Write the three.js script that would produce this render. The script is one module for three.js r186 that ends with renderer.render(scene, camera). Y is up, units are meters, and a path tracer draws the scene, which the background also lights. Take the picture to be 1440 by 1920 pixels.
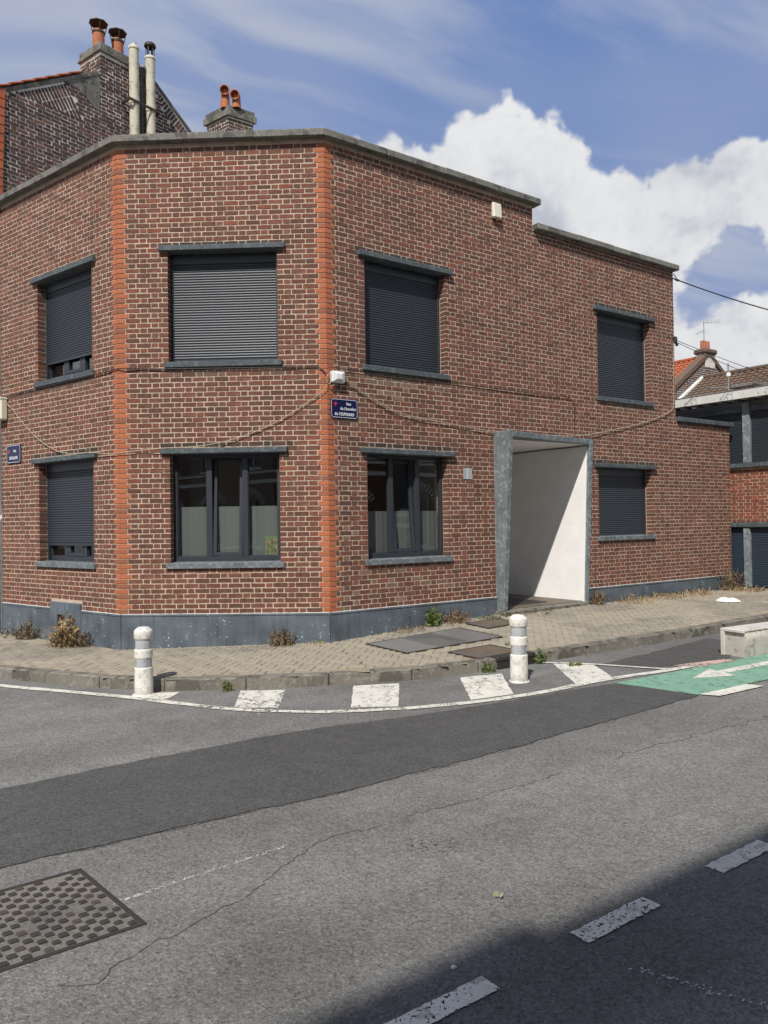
import * as THREE from 'three';
import { mergeGeometries } from 'three/addons/utils/BufferGeometryUtils.js';

// ---------------------------------------------------------------- camera, sky, sun, exposure
const scene = new THREE.Scene();
const camera = new THREE.PerspectiveCamera(67.31, 0.75, 0.05, 900);
camera.position.set(0, 1.332, 0);
camera.rotation.set(0.0126, 0, -0.01483);
const SUN = new THREE.Vector3(-0.282, 1.13, 0.959).normalize();
const sun = new THREE.DirectionalLight(new THREE.Color().setRGB(1, 0.955, 0.885), 5.0);
sun.target.position.set(0, 0, -8); sun.position.copy(SUN).multiplyScalar(60).add(sun.target.position);
sun.castShadow = true; sun.shadow.mapSize.set(4096, 4096); sun.shadow.radius = 1.5;
Object.assign(sun.shadow.camera, { left: -25, right: 25, top: 25, bottom: -25, near: 1, far: 140 });
scene.add(sun, sun.target);
const renderer = new THREE.WebGLRenderer({ antialias: true });
renderer.toneMapping = THREE.LinearToneMapping;
renderer.toneMappingExposure = 0.92;
renderer.shadowMap.enabled = true;

// ---------------------------------------------------------------- random numbers and noise
function rng(seed) { let a = seed >>> 0; return () => { a = (a + 0x6D2B79F5) | 0; let t = Math.imul(a ^ (a >>> 15), 1 | a); t = (t + Math.imul(t ^ (t >>> 7), 61 | t)) ^ t; return ((t ^ (t >>> 14)) >>> 0) / 4294967296; }; }
const R0 = rng(7);
const TAB = new Float32Array(65536); { const r = rng(99); for (let i = 0; i < 65536; i++) TAB[i] = r(); }
const clamp = (x, a = 0, b = 1) => x < a ? a : x > b ? b : x;
const mix = (a, b, t) => a + (b - a) * t;
const sstep = (a, b, x) => { const t = clamp((x - a) / (b - a)); return t * t * (3 - 2 * t); };
function vn(x, y, per = 256, seed = 0) {        // value noise, period `per` cells (at most 256)
  let xi = Math.floor(x), yi = Math.floor(y); const fx = x - xi, fy = y - yi;
  const x0 = ((xi % per) + per) % per, x1 = (x0 + 1) % per, y0 = ((yi % per) + per) % per, y1 = (y0 + 1) % per;
  const sx = fx * fx * (3 - 2 * fx), sy = fy * fy * (3 - 2 * fy);
  const k = seed * 7919, r0 = y0 * 256 + k, r1 = y1 * 256 + k;
  const a = TAB[(x0 + r0) & 65535], b = TAB[(x1 + r0) & 65535], c = TAB[(x0 + r1) & 65535], d = TAB[(x1 + r1) & 65535];
  return a + (b - a) * sx + (c - a + (a - b - c + d) * sx) * sy;
}
function fbm(x, y, oct = 5, per = 256, seed = 0, gain = 0.5) {
  let s = 0, a = 1, n = 0, p = per;
  for (let i = 0; i < oct; i++) { s += a * vn(x, y, Math.min(p, 256), seed + i * 3); n += a; a *= gain; x *= 2; y *= 2; p *= 2; }
  return s / n;
}

// ---------------------------------------------------------------- the sky: blue air, high veils, cumulus
{
  const W = 4096, H = 2048, data = new Float32Array(W * H * 4);
  // cumulus heaps: azimuth and height in degrees, radius across and up
  const puffs = [[1.5, 20.4, 5.5, 6.6], [7.6, 19.6, 8.2, 8.4], [3.6, 19.6, 6, 7.4], [-0.4, 19.6, 5, 6.2], [11.4, 19.2, 6, 7.6], [14.6, 17, 5, 6.0], [-3.6, 17, 4, 6], [18.2, 18.2, 4.0, 5.2], [21.8, 20.6, 3.6, 3.0], [25.4, 21.3, 3.6, 2.5], [29, 21, 4.5, 3.2],
    [8, 13, 12, 7], [17, 11.5, 6, 5.0], [1, 12, 8, 6], [26, 10.4, 7, 3.8], [33, 12, 6, 5], [22, 6, 12, 6], [33, 5, 10, 6]];
  const r = rng(5);
  for (let k = 0; k < 34; k++) { const az = 48 + 264 * (k + r() * 0.8) / 34, el = 6 + 24 * r(), s = 4 + 6 * r(); puffs.push([az, el, s * 1.5, s * 0.8]); puffs.push([az + s, el - 1.5, s * 1.2, s * 0.7]); }  // clouds out of view, made large to whiten the sky light
  const heap = (az, el) => {
    let d = -1;
    for (const p of puffs) {
      let da = az - p[0]; if (da > 180) da -= 360; if (da < -180) da += 360;
      if (Math.abs(da) > p[2] * 1.3) continue;
      const x = da / p[2], y = (el - p[1]) / p[3], q = 1 - Math.sqrt(x * x + y * y * (y < 0 ? 0.8 : 1));
      if (q > d) d = q;
    }
    return d;
  };
  for (let j = 0; j < H; j++) {
    const el = ((j + 0.5) / H - 0.5) * 180;
    for (let i = 0; i < W; i++) {
      const o = (j * W + i) * 4; data[o + 3] = 1;
      if (el < -0.2) { data[o] = 0.3; data[o + 1] = 0.31; data[o + 2] = 0.33; continue; }
      const phi = ((i + 0.5) / W - 0.5) * 2 * Math.PI, X = Math.cos(phi), Z = Math.sin(phi);
      let az = Math.atan2(X, -Z) * 180 / Math.PI; // to the right of the view
      if (az < -90) az += 360;
      const t = clamp(el / 70);
      let cr = mix(0.225, 0.105, Math.pow(t, 0.55)), cg = mix(0.345, 0.205, Math.pow(t, 0.55)), cb = mix(0.64, 0.50, Math.pow(t, 0.55));
      const hz = Math.exp(-el / 7); cr = mix(cr, 0.5, hz * 0.7); cg = mix(cg, 0.56, hz * 0.7); cb = mix(cb, 0.7, hz * 0.7);
      // high veils drawn out in bands
      const ce = Math.cos(el * Math.PI / 180), k = 1 / (0.16 + Math.sin(el * Math.PI / 180));
      const px = X * ce * k * 2.2 + 20, pz = Z * ce * k * 2.2 + 20;
      const a = px * 0.88 - pz * 0.47, b = px * 0.47 + pz * 0.88;
      const warp = fbm(a * 1.1 + 3, b * 1.1, 3, 256, 11);
      let v = fbm(a * 0.8 + warp * 0.8, b * 3.4 + warp * 1.4, 6, 256, 31, 0.55);
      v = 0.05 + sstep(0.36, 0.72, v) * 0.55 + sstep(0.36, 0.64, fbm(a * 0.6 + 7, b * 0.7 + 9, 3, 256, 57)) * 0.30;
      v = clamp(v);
      v = Math.max(v, sstep(40, 75, el) * 0.45);   // white veil added overhead, out of view, to make the sky light less blue
      cr = mix(cr, 0.49, v); cg = mix(cg, 0.535, v); cb = mix(cb, 0.66, v);
      if (el < 42) {
        const sc = 0.42, wob = fbm(az * 0.16 + 40, el * 0.2 + 9, 3, 256, 71) - 0.5;
        const n = fbm(az * sc + 60 + wob * 2, el * sc * 1.15 + 20, 6, 256, 91, 0.55);
        const h0 = heap(az + wob * 2.4, el + wob * 2.0);
        const bil = 0.5 - Math.abs(fbm(az * 1.05 + 5, el * 1.2 + 5, 4, 256, 15, 0.55) - 0.5);   // cauliflower edges
        const d = h0 + (n - 0.5) * 0.62 + (bil - 0.42) * 0.20 + 0.03;
        if (d > -0.15) {
          const cover = sstep(-0.02, 0.12, d);
          const low = fbm(az * 0.17 + 11, el * 0.26 + 4, 4, 256, 41);
          let L = 0.91 + (n - 0.5) * 0.30 + (bil - 0.42) * 0.28 - sstep(0.36, 0.78, low) * 0.26 - sstep(0.1, 0.6, d) * 0.05;   // water and ice vary through the heap
          L = L < 0.58 ? 0.58 - (0.58 - L) * 0.35 : L > 0.82 ? 0.82 + (L - 0.82) * 0.5 : L; L = Math.min(L, 1.0);
          const warm = sstep(0.5, 0.95, L);
          cr = mix(cr, L * mix(0.90, 0.99, warm), cover); cg = mix(cg, L * mix(0.95, 0.995, warm), cover); cb = mix(cb, L * mix(1.08, 1.0, warm), cover);
        }
      }
      data[o] = cr; data[o + 1] = cg; data[o + 2] = cb;
    }
  }
  const t = new THREE.DataTexture(data, W, H, THREE.RGBAFormat, THREE.FloatType);
  t.mapping = THREE.EquirectangularReflectionMapping; t.magFilter = THREE.LinearFilter; t.minFilter = THREE.LinearFilter; t.needsUpdate = true;
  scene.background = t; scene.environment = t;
}

// ---------------------------------------------------------------- textures (uv in metres)
function tex(n, metres, fn, srgb = false) {
  const d = new Uint8Array(n * n * 4);
  for (let j = 0; j < n; j++) for (let i = 0; i < n; i++) {
    const v = fn(i / n, j / n), o = (j * n + i) * 4;
    if (typeof v === 'number') { d[o] = d[o + 1] = d[o + 2] = clamp(v) * 255; } else { d[o] = clamp(v[0]) * 255; d[o + 1] = clamp(v[1]) * 255; d[o + 2] = clamp(v[2]) * 255; }
    d[o + 3] = 255;
  }
  const t = new THREE.DataTexture(d, n, n); t.wrapS = t.wrapT = THREE.RepeatWrapping; t.magFilter = THREE.LinearFilter; t.minFilter = THREE.LinearMipmapLinearFilter; t.generateMipmaps = true;
  t.repeat.set(1 / metres, 1 / metres); if (srgb) t.colorSpace = THREE.SRGBColorSpace; t.needsUpdate = true; return t;
}
const T = {};
T.brick = tex(512, 0.8, (u, v) => { const a = fbm(u * 24, v * 40, 4, 8, 3), b = vn(u * 170, v * 170, 170, 5), c = fbm(u * 10, v * 10, 4, 10, 9); let k = 0.55 + a * 0.5 + (b - 0.5) * 0.28; const chalk = sstep(0.62, 0.76, c) * 0.4; return [k * 0.9 + chalk * 0.26, k * 0.88 + chalk * 0.24, k * 0.86 + chalk * 0.20]; });
T.brickBump = tex(512, 0.8, (u, v) => 0.5 + (fbm(u * 40, v * 40, 4, 40, 3) - 0.5) * 0.9 - sstep(0.72, 0.8, vn(u * 90, v * 90, 90, 8)) * 0.5);
T.mortar = tex(512, 1.1, (u, v) => { const k = 0.62 + fbm(u * 12, v * 12, 5, 12, 15) * 0.55 + (vn(u * 200, v * 200, 200, 4) - 0.5) * 0.2; const dirt = sstep(0.55, 0.75, fbm(u * 5, v * 5, 4, 5, 22)) * 0.28; return [k - dirt, k - dirt * 1.05, k - dirt * 1.1]; });
T.grit = tex(512, 0.5, (u, v) => 0.5 + (vn(u * 120, v * 120, 120, 1) - 0.5) * 0.6 + (fbm(u * 30, v * 30, 3, 30, 2) - 0.5) * 0.6);
T.concrete = tex(1024, 2.4, (u, v) => {
  const a = fbm(u * 8, v * 8, 6, 8, 31), s = vn(u * 240, v * 240, 240, 6), li = sstep(0.62, 0.70, fbm(u * 40, v * 40, 3, 40, 12)), bl = sstep(0.52, 0.66, fbm(u * 14, v * 9, 4, 14, 19));
  let k = 0.52 + a * 0.5 + (s - 0.5) * 0.22; k = mix(k, k * 0.42, bl * 0.75); k = mix(k, 1.6, li * 0.34) / 1.6; return [k, k * 0.985, k * 0.93];
});
T.paint = tex(1024, 2.0, (u, v) => {
  const a = fbm(u * 7, v * 7, 5, 7, 44), st = fbm(u * 40, v * 4, 4, 40, 17), s = vn(u * 210, v * 210, 210, 9), fl = sstep(0.825, 0.85, fbm(u * 64, v * 64, 2, 64, 77)) * sstep(0.46, 0.6, fbm(u * 4, v * 4, 3, 4, 79));
  let k = 0.42 + a * 0.78 + (st - 0.5) * 0.44 + (s - 0.5) * 0.16; const q = k * 0.27; return [q + fl * 0.85, q + fl * 0.82, q + fl * 0.76];
});
T.lintel = tex(512, 1.2, (u, v) => { const a = fbm(u * 9, v * 9, 5, 9, 60), w = sstep(0.56, 0.68, fbm(u * 22, v * 26, 4, 22, 61)); const k = 0.55 + a * 0.55; return [mix(k, 1.7, w * 0.6) / 2, mix(k, 1.65, w * 0.6) / 2, mix(k, 1.5, w * 0.6) / 2]; });
T.asphalt = tex(2048, 4.2, (u, v) => {
  const st = vn(u * 620 % 256, v * 620 % 256, 256, 3), st2 = vn(u * 300 % 256, v * 300 % 256, 256, 13), a = fbm(u * 6, v * 6, 5, 6, 55), m = fbm(u * 40, v * 40, 3, 40, 50);
  let k = 0.60 + (a - 0.5) * 0.20 + (m - 0.5) * 0.16; k *= 0.68 + st * 0.52 + (st2 - 0.5) * 0.46; if (st > 0.88 && st2 > 0.4) k += 0.34; if (st < 0.12 && st2 < 0.4) k *= 0.55; return [k, k * 0.99, k * 0.955];
});
T.asphaltBump = tex(2048, 4.2, (u, v) => vn(u * 620 % 256, v * 620 % 256, 256, 3) * 0.5 + vn(u * 300 % 256, v * 300 % 256, 256, 13) * 0.5);
T.paver = tex(1024, 3.0, (u, v) => { const a = fbm(u * 6, v * 6, 5, 6, 81), s = vn(u * 200, v * 200, 200, 2), sand = sstep(0.46, 0.62, fbm(u * 4, v * 4, 5, 4, 84)); const k = 0.66 + (a - 0.5) * 0.35 + (s - 0.5) * 0.22; return [mix(k, 0.96, sand * 0.6), mix(k * 0.98, 0.92, sand * 0.6), mix(k * 0.93, 0.82, sand * 0.6)]; });
T.plaster = tex(512, 1.6, (u, v) => { const a = fbm(u * 6, v * 6, 5, 6, 101), d = sstep(0.62, 0.75, fbm(u * 9, v * 9, 4, 9, 103)); const k = 0.94 + (a - 0.5) * 0.12 - d * 0.03; return [k, k * 0.99, k * 0.97]; });
T.whiteWorn = tex(512, 0.9, (u, v) => { const a = fbm(u * 8, v * 8, 5, 8, 111), d = sstep(0.58, 0.7, fbm(u * 16, v * 12, 4, 16, 113)), s = vn(u * 180, v * 180, 180, 3); const k = 0.92 + (a - 0.5) * 0.2 - d * 0.30 + (s - 0.5) * 0.1; return [k, k * 0.98, k * 0.93]; });
T.scuff = tex(512, 0.6, (u, v) => { const a = fbm(u * 7, v * 7, 5, 7, 161), d = sstep(0.52, 0.66, fbm(u * 12, v * 8, 5, 12, 163)), s = vn(u * 150, v * 150, 150, 3), b = sstep(0.66, 0.7, fbm(u * 20, v * 26, 3, 20, 167)); const k = 0.95 + (a - 0.5) * 0.22 - d * 0.22 + (s - 0.5) * 0.1; return [mix(k, 0.5, b * 0.45), mix(k * 0.98, 0.47, b * 0.45), mix(k * 0.93, 0.42, b * 0.45)]; });
T.wear = tex(1024, 1.6, (u, v) => { const c = Math.abs(fbm(u * 14, v * 14, 4, 14, 121) - 0.5) * 2, s = vn(u * 190, v * 190, 190, 4), b = fbm(u * 5, v * 5, 3, 5, 125); return (c > 0.008 + sstep(0.5, 0.7, b) * 0.03 && s * 0.5 + b * 0.8 < 0.97) ? 1 : 0; });
T.wearPits = tex(1024, 1.0, (u, v) => { const b = fbm(u * 7, v * 7, 4, 7, 151), s = vn(u * 120, v * 120, 120, 24), s2 = vn(u * 60, v * 60, 60, 27); return (s > 0.97 - b * 0.3 || s2 > 1.05 - b * 0.3) ? 0 : 1; });
T.wearHard = tex(1024, 1.6, (u, v) => { const c = Math.abs(fbm(u * 22, v * 22, 4, 22, 131) - 0.5) * 2, b = fbm(u * 6, v * 6, 3, 6, 135), s = vn(u * 160, v * 160, 160, 14); return (c > 0.09 + (b - 0.5) * 0.4 && s > 0.08) ? 1 : 0; });
T.tread = tex(256, 0.06, (u, v) => { const a = (u * 2) % 1, b = (v * 2) % 1, odd = (Math.floor(u * 2) + Math.floor(v * 2)) & 1; const x = odd ? a : b, y = odd ? b : a; return Math.abs(x - 0.5) < 0.40 && Math.abs(y - 0.5) < 0.13 ? 1 : 0.2; });
T.rust = tex(512, 0.8, (u, v) => { const a = fbm(u * 8, v * 8, 5, 8, 141), r = sstep(0.5, 0.66, fbm(u * 6, v * 6, 4, 6, 143)), k = 0.6 + a * 0.5; return [mix(k, k * 1.5, r), mix(k, k * 1.05, r), mix(k, k * 0.8, r)]; });

const C = (r, g, b) => new THREE.Color().setRGB(r, g, b);
const std = (color, o = {}) => new THREE.MeshStandardMaterial({ color, roughness: 0.9, ...o });
const M = {
  brick: std(C(1, 1, 1), { vertexColors: true, map: T.brick, bumpMap: T.brickBump, bumpScale: 0.004, roughness: 0.93 }),
  mortar: std(C(0.55, 0.435, 0.33), { map: T.mortar, bumpMap: T.grit, bumpScale: 0.003 }),
  mortarWhite: std(C(0.74, 0.70, 0.63), { map: T.mortar, bumpMap: T.grit, bumpScale: 0.004 }),
  orange: [C(0.60, 0.20, 0.092), C(0.55, 0.175, 0.08), C(0.47, 0.16, 0.076), C(0.37, 0.145, 0.08)].map(c => std(c, { map: T.brick, bumpMap: T.brickBump, bumpScale: 0.0015, roughness: 0.85 })),
  concrete: std(C(0.37, 0.362, 0.328), { map: T.concrete, bumpMap: T.grit, bumpScale: 0.006 }),
  kerb: std(C(0.37, 0.348, 0.303), { map: T.concrete, bumpMap: T.grit, bumpScale: 0.005 }),
  lintel: std(C(0.165, 0.20, 0.22), { map: T.lintel, bumpMap: T.grit, bumpScale: 0.003, roughness: 0.8 }),
  porch: std(C(0.40, 0.46, 0.48), { map: T.lintel, bumpMap: T.grit, bumpScale: 0.003, roughness: 0.75 }),
  sill: std(C(0.29, 0.335, 0.36), { map: T.lintel, bumpMap: T.grit, bumpScale: 0.003, roughness: 0.75 }),
  plinth: std(C(0.43, 0.53, 0.625), { map: T.paint, bumpMap: T.grit, bumpScale: 0.003, roughness: 0.72 }),
  whiteEdge: std(C(0.78, 0.77, 0.74), { map: T.whiteWorn }),
  shutter: std(C(0.033, 0.040, 0.050), { roughness: 0.42 }),
  frame: std(C(0.035, 0.04, 0.048), { roughness: 0.4 }),
  glass: new THREE.MeshPhysicalMaterial({ color: C(0.93, 0.96, 0.95), roughness: 0.01, transmission: 1, thickness: 0, ior: 1.78 }),
  film: new THREE.MeshPhysicalMaterial({ color: C(0.24, 0.24, 0.228), roughness: 0.95, transmission: 0.3, thickness: 0 }),
  interior: std(C(0.60, 0.58, 0.55)),
  plaster: std(C(0.93, 0.925, 0.92), { map: T.plaster, bumpMap: T.grit, bumpScale: 0.002 }),
  road: std(C(1, 1, 1), { vertexColors: true, map: T.asphalt, bumpMap: T.asphaltBump, bumpScale: 0.007, roughness: 0.95 }),
  patch: std(C(0.122, 0.121, 0.118), { map: T.asphalt, bumpMap: T.asphaltBump, bumpScale: 0.003, roughness: 0.92 }),
  crack: std(C(0.045, 0.044, 0.042)),
  paver: [C(0.40, 0.365, 0.305), C(0.385, 0.35, 0.295), C(0.415, 0.38, 0.315), C(0.37, 0.34, 0.29)].map(c => std(c, { map: T.paver, bumpMap: T.grit, bumpScale: 0.003 })),
  joint: std(C(0.36, 0.315, 0.24), { map: T.paver, bumpMap: T.grit, bumpScale: 0.004 }),
  mark: std(C(0.70, 0.69, 0.635), { map: T.whiteWorn, alphaMap: T.wear, alphaTest: 0.5 }),
  markPits: std(C(0.70, 0.69, 0.635), { map: T.whiteWorn, alphaMap: T.wearPits, alphaTest: 0.5 }),
  markHard: std(C(0.70, 0.69, 0.635), { map: T.whiteWorn, alphaMap: T.wearHard, alphaTest: 0.5 }),
  green: std(C(0.20, 0.38, 0.285), { map: T.whiteWorn, bumpMap: T.asphaltBump, bumpScale: 0.002 }),
  pinkPaint: std(C(0.62, 0.44, 0.40), { map: T.whiteWorn, alphaMap: T.wearHard, alphaTest: 0.5 }),
  white: std(C(0.80, 0.79, 0.755), { map: T.scuff, roughness: 0.7 }),
  bandGrey: std(C(0.46, 0.49, 0.53), { map: T.whiteWorn, roughness: 0.45 }),
  cream: std(C(0.72, 0.69, 0.55), { roughness: 0.6 }),
  boxWhite: std(C(0.74, 0.74, 0.72), { roughness: 0.55 }),
  flue: std(C(0.60, 0.57, 0.47), { map: T.whiteWorn }),
  clay: std(C(0.44, 0.165, 0.085), { map: T.rust, roughness: 0.85 }),
  tile: std(C(0.42, 0.125, 0.062), { map: T.rust, roughness: 0.85 }),
  tileBrown: std(C(0.15, 0.105, 0.078), { map: T.rust, roughness: 0.9 }),
  zinc: std(C(0.36, 0.39, 0.42), { map: T.rust, roughness: 0.45, metalness: 0.5 }),
  darkMetal: std(C(0.06, 0.05, 0.042), { map: T.rust, roughness: 0.6, metalness: 0.4 }),
  iron: std(C(0.070, 0.064, 0.056), { roughness: 0.5, metalness: 0.5 }),
  tread: std(C(0.33, 0.335, 0.345), { map: T.paver, bumpMap: T.tread, bumpScale: 0.003, roughness: 0.5, metalness: 0.35 }),
  treadBrown: std(C(0.19, 0.165, 0.14), { map: T.rust, bumpMap: T.tread, bumpScale: 0.003, roughness: 0.6, metalness: 0.3 }),
  cableBlack: std(C(0.03, 0.027, 0.025), { roughness: 0.6 }),
  cableBeige: std(C(0.46, 0.385, 0.29), { roughness: 0.7 }),
  fasciaWhite: std(C(0.72, 0.72, 0.70), { map: T.whiteWorn }),
  postGrey: std(C(0.42, 0.48, 0.51), { map: T.lintel, roughness: 0.7 }),
  navy: std(C(0.030, 0.046, 0.070), { roughness: 0.45 }),
  dry: [C(0.36, 0.26, 0.13), C(0.22, 0.15, 0.08), C(0.46, 0.36, 0.2)].map(c => std(c, { side: THREE.DoubleSide })),
  dryDark: [C(0.13, 0.095, 0.06), C(0.19, 0.14, 0.085), C(0.09, 0.07, 0.05)].map(c => std(c, { side: THREE.DoubleSide })),
  leaf: [C(0.12, 0.17, 0.035), C(0.17, 0.21, 0.05), C(0.075, 0.11, 0.03)].map(c => new THREE.MeshPhysicalMaterial({ color: c, roughness: 0.85, side: THREE.DoubleSide, transmission: 0.25, thickness: 0 })),
};

// ---------------------------------------------------------------- names, tags, shapes
const taken = {};
function numbered(n) { taken[n] = (taken[n] ?? -1) + 1; return taken[n] ? `${n}_${String(taken[n]).padStart(3, '0')}` : n; }
function tag(o, label, category, group) { o.userData.label = label; o.userData.category = category; if (group) o.userData.group = group; return o; }
function thing(name, label, category, base = [0, 0, 0], group) { const g = new THREE.Group(); g.name = numbered(name); g.position.set(...base); scene.add(g); return tag(g, label, category, group); }
function shade(m) { m.castShadow = true; m.receiveShadow = true; return m; }
function mesh(name, geo, mat, parent, pose) {            // pose: {p: Vector3, ry} in the world; parent groups are only ever moved, not turned
  const m = shade(new THREE.Mesh(Array.isArray(geo) ? mergeGeometries(geo) : geo, mat));
  m.name = parent ? name : numbered(name);
  if (pose) { m.position.copy(pose.p); m.rotation.y = pose.ry; }
  if (parent) { if (parent.isGroup && parent.parent === scene) m.position.sub(parent.position); parent.add(m); } else scene.add(m);
  return m;
}
function structure(o, label) { o.userData.kind = 'structure'; if (label) o.userData.label = label; return o; }
function finish(pos, uvScale = 1, uo = 0, vo = 0) {       // flat-shaded geometry with box-projected uv in metres
  const g = new THREE.BufferGeometry(); g.setAttribute('position', new THREE.Float32BufferAttribute(pos, 3)); g.computeVertexNormals();
  const n = g.attributes.normal.array, uv = new Float32Array(pos.length / 3 * 2);
  for (let i = 0; i < pos.length / 3; i++) {
    const ax = Math.abs(n[i * 3]), ay = Math.abs(n[i * 3 + 1]), az = Math.abs(n[i * 3 + 2]), x = pos[i * 3], y = pos[i * 3 + 1], z = pos[i * 3 + 2];
    let u, v; if (ay >= ax && ay >= az) { u = x; v = z; } else if (az >= ax) { u = x; v = y; } else { u = z; v = y; }
    uv[i * 2] = u * uvScale + uo; uv[i * 2 + 1] = v * uvScale + vo;
  }
  g.setAttribute('uv', new THREE.BufferAttribute(uv, 2)); return g;
}
function boxUv(g) { const q = g.index ? g.toNonIndexed() : g; const nrm = q.attributes.normal; const f = finish(Array.from(q.attributes.position.array)); f.setAttribute('normal', nrm); return f; }
function hexa(p, b = 0) {                                 // p: 8 corners, index = x + 2y + 4z; chamfered by b metres
  const P = p.map(q => new THREE.Vector3(...q)), at = (i, j, k) => P[i + 2 * j + 4 * k];
  const len = (a, c) => a.distanceTo(c) || 1;
  const V = {};   // vertex of corner (i,j,k) as seen on face with axis a: inset along the two other axes
  for (let i = 0; i < 2; i++) for (let j = 0; j < 2; j++) for (let k = 0; k < 2; k++) {
    const c = at(i, j, k), dx = at(1 - i, j, k).clone().sub(c), dy = at(i, 1 - j, k).clone().sub(c), dz = at(i, j, 1 - k).clone().sub(c);
    const bx = dx.clone().multiplyScalar(Math.min(b / (dx.length() || 1), 0.45)), by = dy.clone().multiplyScalar(Math.min(b / (dy.length() || 1), 0.45)), bz = dz.clone().multiplyScalar(Math.min(b / (dz.length() || 1), 0.45));
    V[`${i}${j}${k}x`] = c.clone().add(by).add(bz); V[`${i}${j}${k}y`] = c.clone().add(bx).add(bz); V[`${i}${j}${k}z`] = c.clone().add(bx).add(by);
  }
  const ctr = P.reduce((s, q) => s.add(q), new THREE.Vector3()).multiplyScalar(1 / 8), pos = [];
  const tri = (a, c, d) => { const n = c.clone().sub(a).cross(d.clone().sub(a)); if (n.lengthSq() < 1e-18) return; const m = a.clone().add(c).add(d).multiplyScalar(1 / 3).sub(ctr); if (n.dot(m) < 0) [c, d] = [d, c]; pos.push(a.x, a.y, a.z, c.x, c.y, c.z, d.x, d.y, d.z); };
  const quad = (a, c, d, e) => { tri(a, c, d); tri(a, d, e); };
  for (let s = 0; s < 2; s++) {
    quad(V[`${s}00x`], V[`${s}10x`], V[`${s}11x`], V[`${s}01x`]); quad(V[`0${s}0y`], V[`1${s}0y`], V[`1${s}1y`], V[`0${s}1y`]); quad(V[`00${s}z`], V[`10${s}z`], V[`11${s}z`], V[`01${s}z`]);
  }
  if (b > 0) {
    for (let s = 0; s < 2; s++) for (let t = 0; t < 2; t++) {
      quad(V[`0${s}${t}y`], V[`1${s}${t}y`], V[`1${s}${t}z`], V[`0${s}${t}z`]); quad(V[`${s}0${t}x`], V[`${s}1${t}x`], V[`${s}1${t}z`], V[`${s}0${t}z`]); quad(V[`${s}${t}0x`], V[`${s}${t}1x`], V[`${s}${t}1y`], V[`${s}${t}0y`]);
      tri(V[`0${s}${t}x`], V[`0${s}${t}y`], V[`0${s}${t}z`]); tri(V[`1${s}${t}x`], V[`1${s}${t}y`], V[`1${s}${t}z`]);
    }
  }
  return finish(pos);
}
const box = (x0, x1, y0, y1, z0, z1, b = 0) => hexa([[x0, y0, z0], [x1, y0, z0], [x0, y1, z0], [x1, y1, z0], [x0, y0, z1], [x1, y0, z1], [x0, y1, z1], [x1, y1, z1]], b);
function tube(pts, r, seg = 6, rad = 6, closed = false) { return boxUv(new THREE.TubeGeometry(new THREE.CatmullRomCurve3(pts, closed, 'centripetal'), Math.max(seg, pts.length * 4), r, rad, closed)); }
function lathe(prof, n = 24) { return boxUv(new THREE.LatheGeometry(prof.map(([r, y]) => new THREE.Vector2(r, y)), n)); }
function prism(poly, y0, y1) {                            // poly: [[x,z]...], walls and lids
  const pos = [], v2 = poly.map(p => new THREE.Vector2(p[0], p[1])); let q = poly; if (THREE.ShapeUtils.area(v2) < 0) { q = [...poly].reverse(); v2.reverse(); }
  const tris = THREE.ShapeUtils.triangulateShape(v2, []);
  for (const [a, b, c] of tris) { pos.push(q[a][0], y1, q[a][1], q[c][0], y1, q[c][1], q[b][0], y1, q[b][1]); pos.push(q[a][0], y0, q[a][1], q[b][0], y0, q[b][1], q[c][0], y0, q[c][1]); }
  for (let i = 0; i < q.length; i++) { const a = q[i], b = q[(i + 1) % q.length]; pos.push(a[0], y0, a[1], a[0], y1, a[1], b[0], y1, b[1], a[0], y0, a[1], b[0], y1, b[1], b[0], y0, b[1]); }
  return finish(pos);
}

// ---------------------------------------------------------------- where the walls stand (metres; y = 0 is the first brick course)
const A = [-3.956, -11.531], B = [-0.815, -11.399];
const dC = [0.99912, 0.04195], dR = [0.81493, -0.57956], dL = [-0.79795, -0.60273];
const nC = [-0.04195, 0.99912], nR = [0.57956, 0.81493], nL = [-0.60273, 0.79795];
const pose = (p, d) => ({ p: new THREE.Vector3(p[0], 0, p[1]), ry: Math.atan2(-d[1], d[0]) });
const FC = pose(A, dC), FR = pose(B, dR), FL = pose(A, [-dL[0], -dL[1]]);                 // local x along the wall, z outward; the left wall runs x < 0
const FW = pose([B[0] + dR[0] * 11.0, B[1] + dR[1] * 11.0], nR);                          // side building: x towards the street, z back along it
const wG = [0.60273, -0.79795];
const GO = [A[0] + dL[0] * 3.56, A[1] + dL[1] * 3.56], FG = pose(GO, wG);                  // gable wall: x into the block
const toWorld = (f, x, y, z) => new THREE.Vector3(x, y, z).applyAxisAngle(new THREE.Vector3(0, 1, 0), f.ry).add(f.p);
const matrixOf = f => new THREE.Matrix4().compose(f.p, new THREE.Quaternion().setFromAxisAngle(new THREE.Vector3(0, 1, 0), f.ry), new THREE.Vector3(1, 1, 1));
const roadH = x => -0.59 + 0.014 * clamp(x, -12, 12);
const WX = [-20, -6.8, -3.96, -0.8, 0.66, 1.9, 4, 20], WH = [-0.55, -0.55, -0.527, -0.438, -0.35, -0.295, -0.31, -0.30];
const interp = (x, X, Y) => { if (x <= X[0]) return Y[0]; for (let i = 1; i < X.length; i++) if (x <= X[i]) return mix(Y[i - 1], Y[i], (x - X[i - 1]) / (X[i] - X[i - 1])); return Y[Y.length - 1]; };
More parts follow.
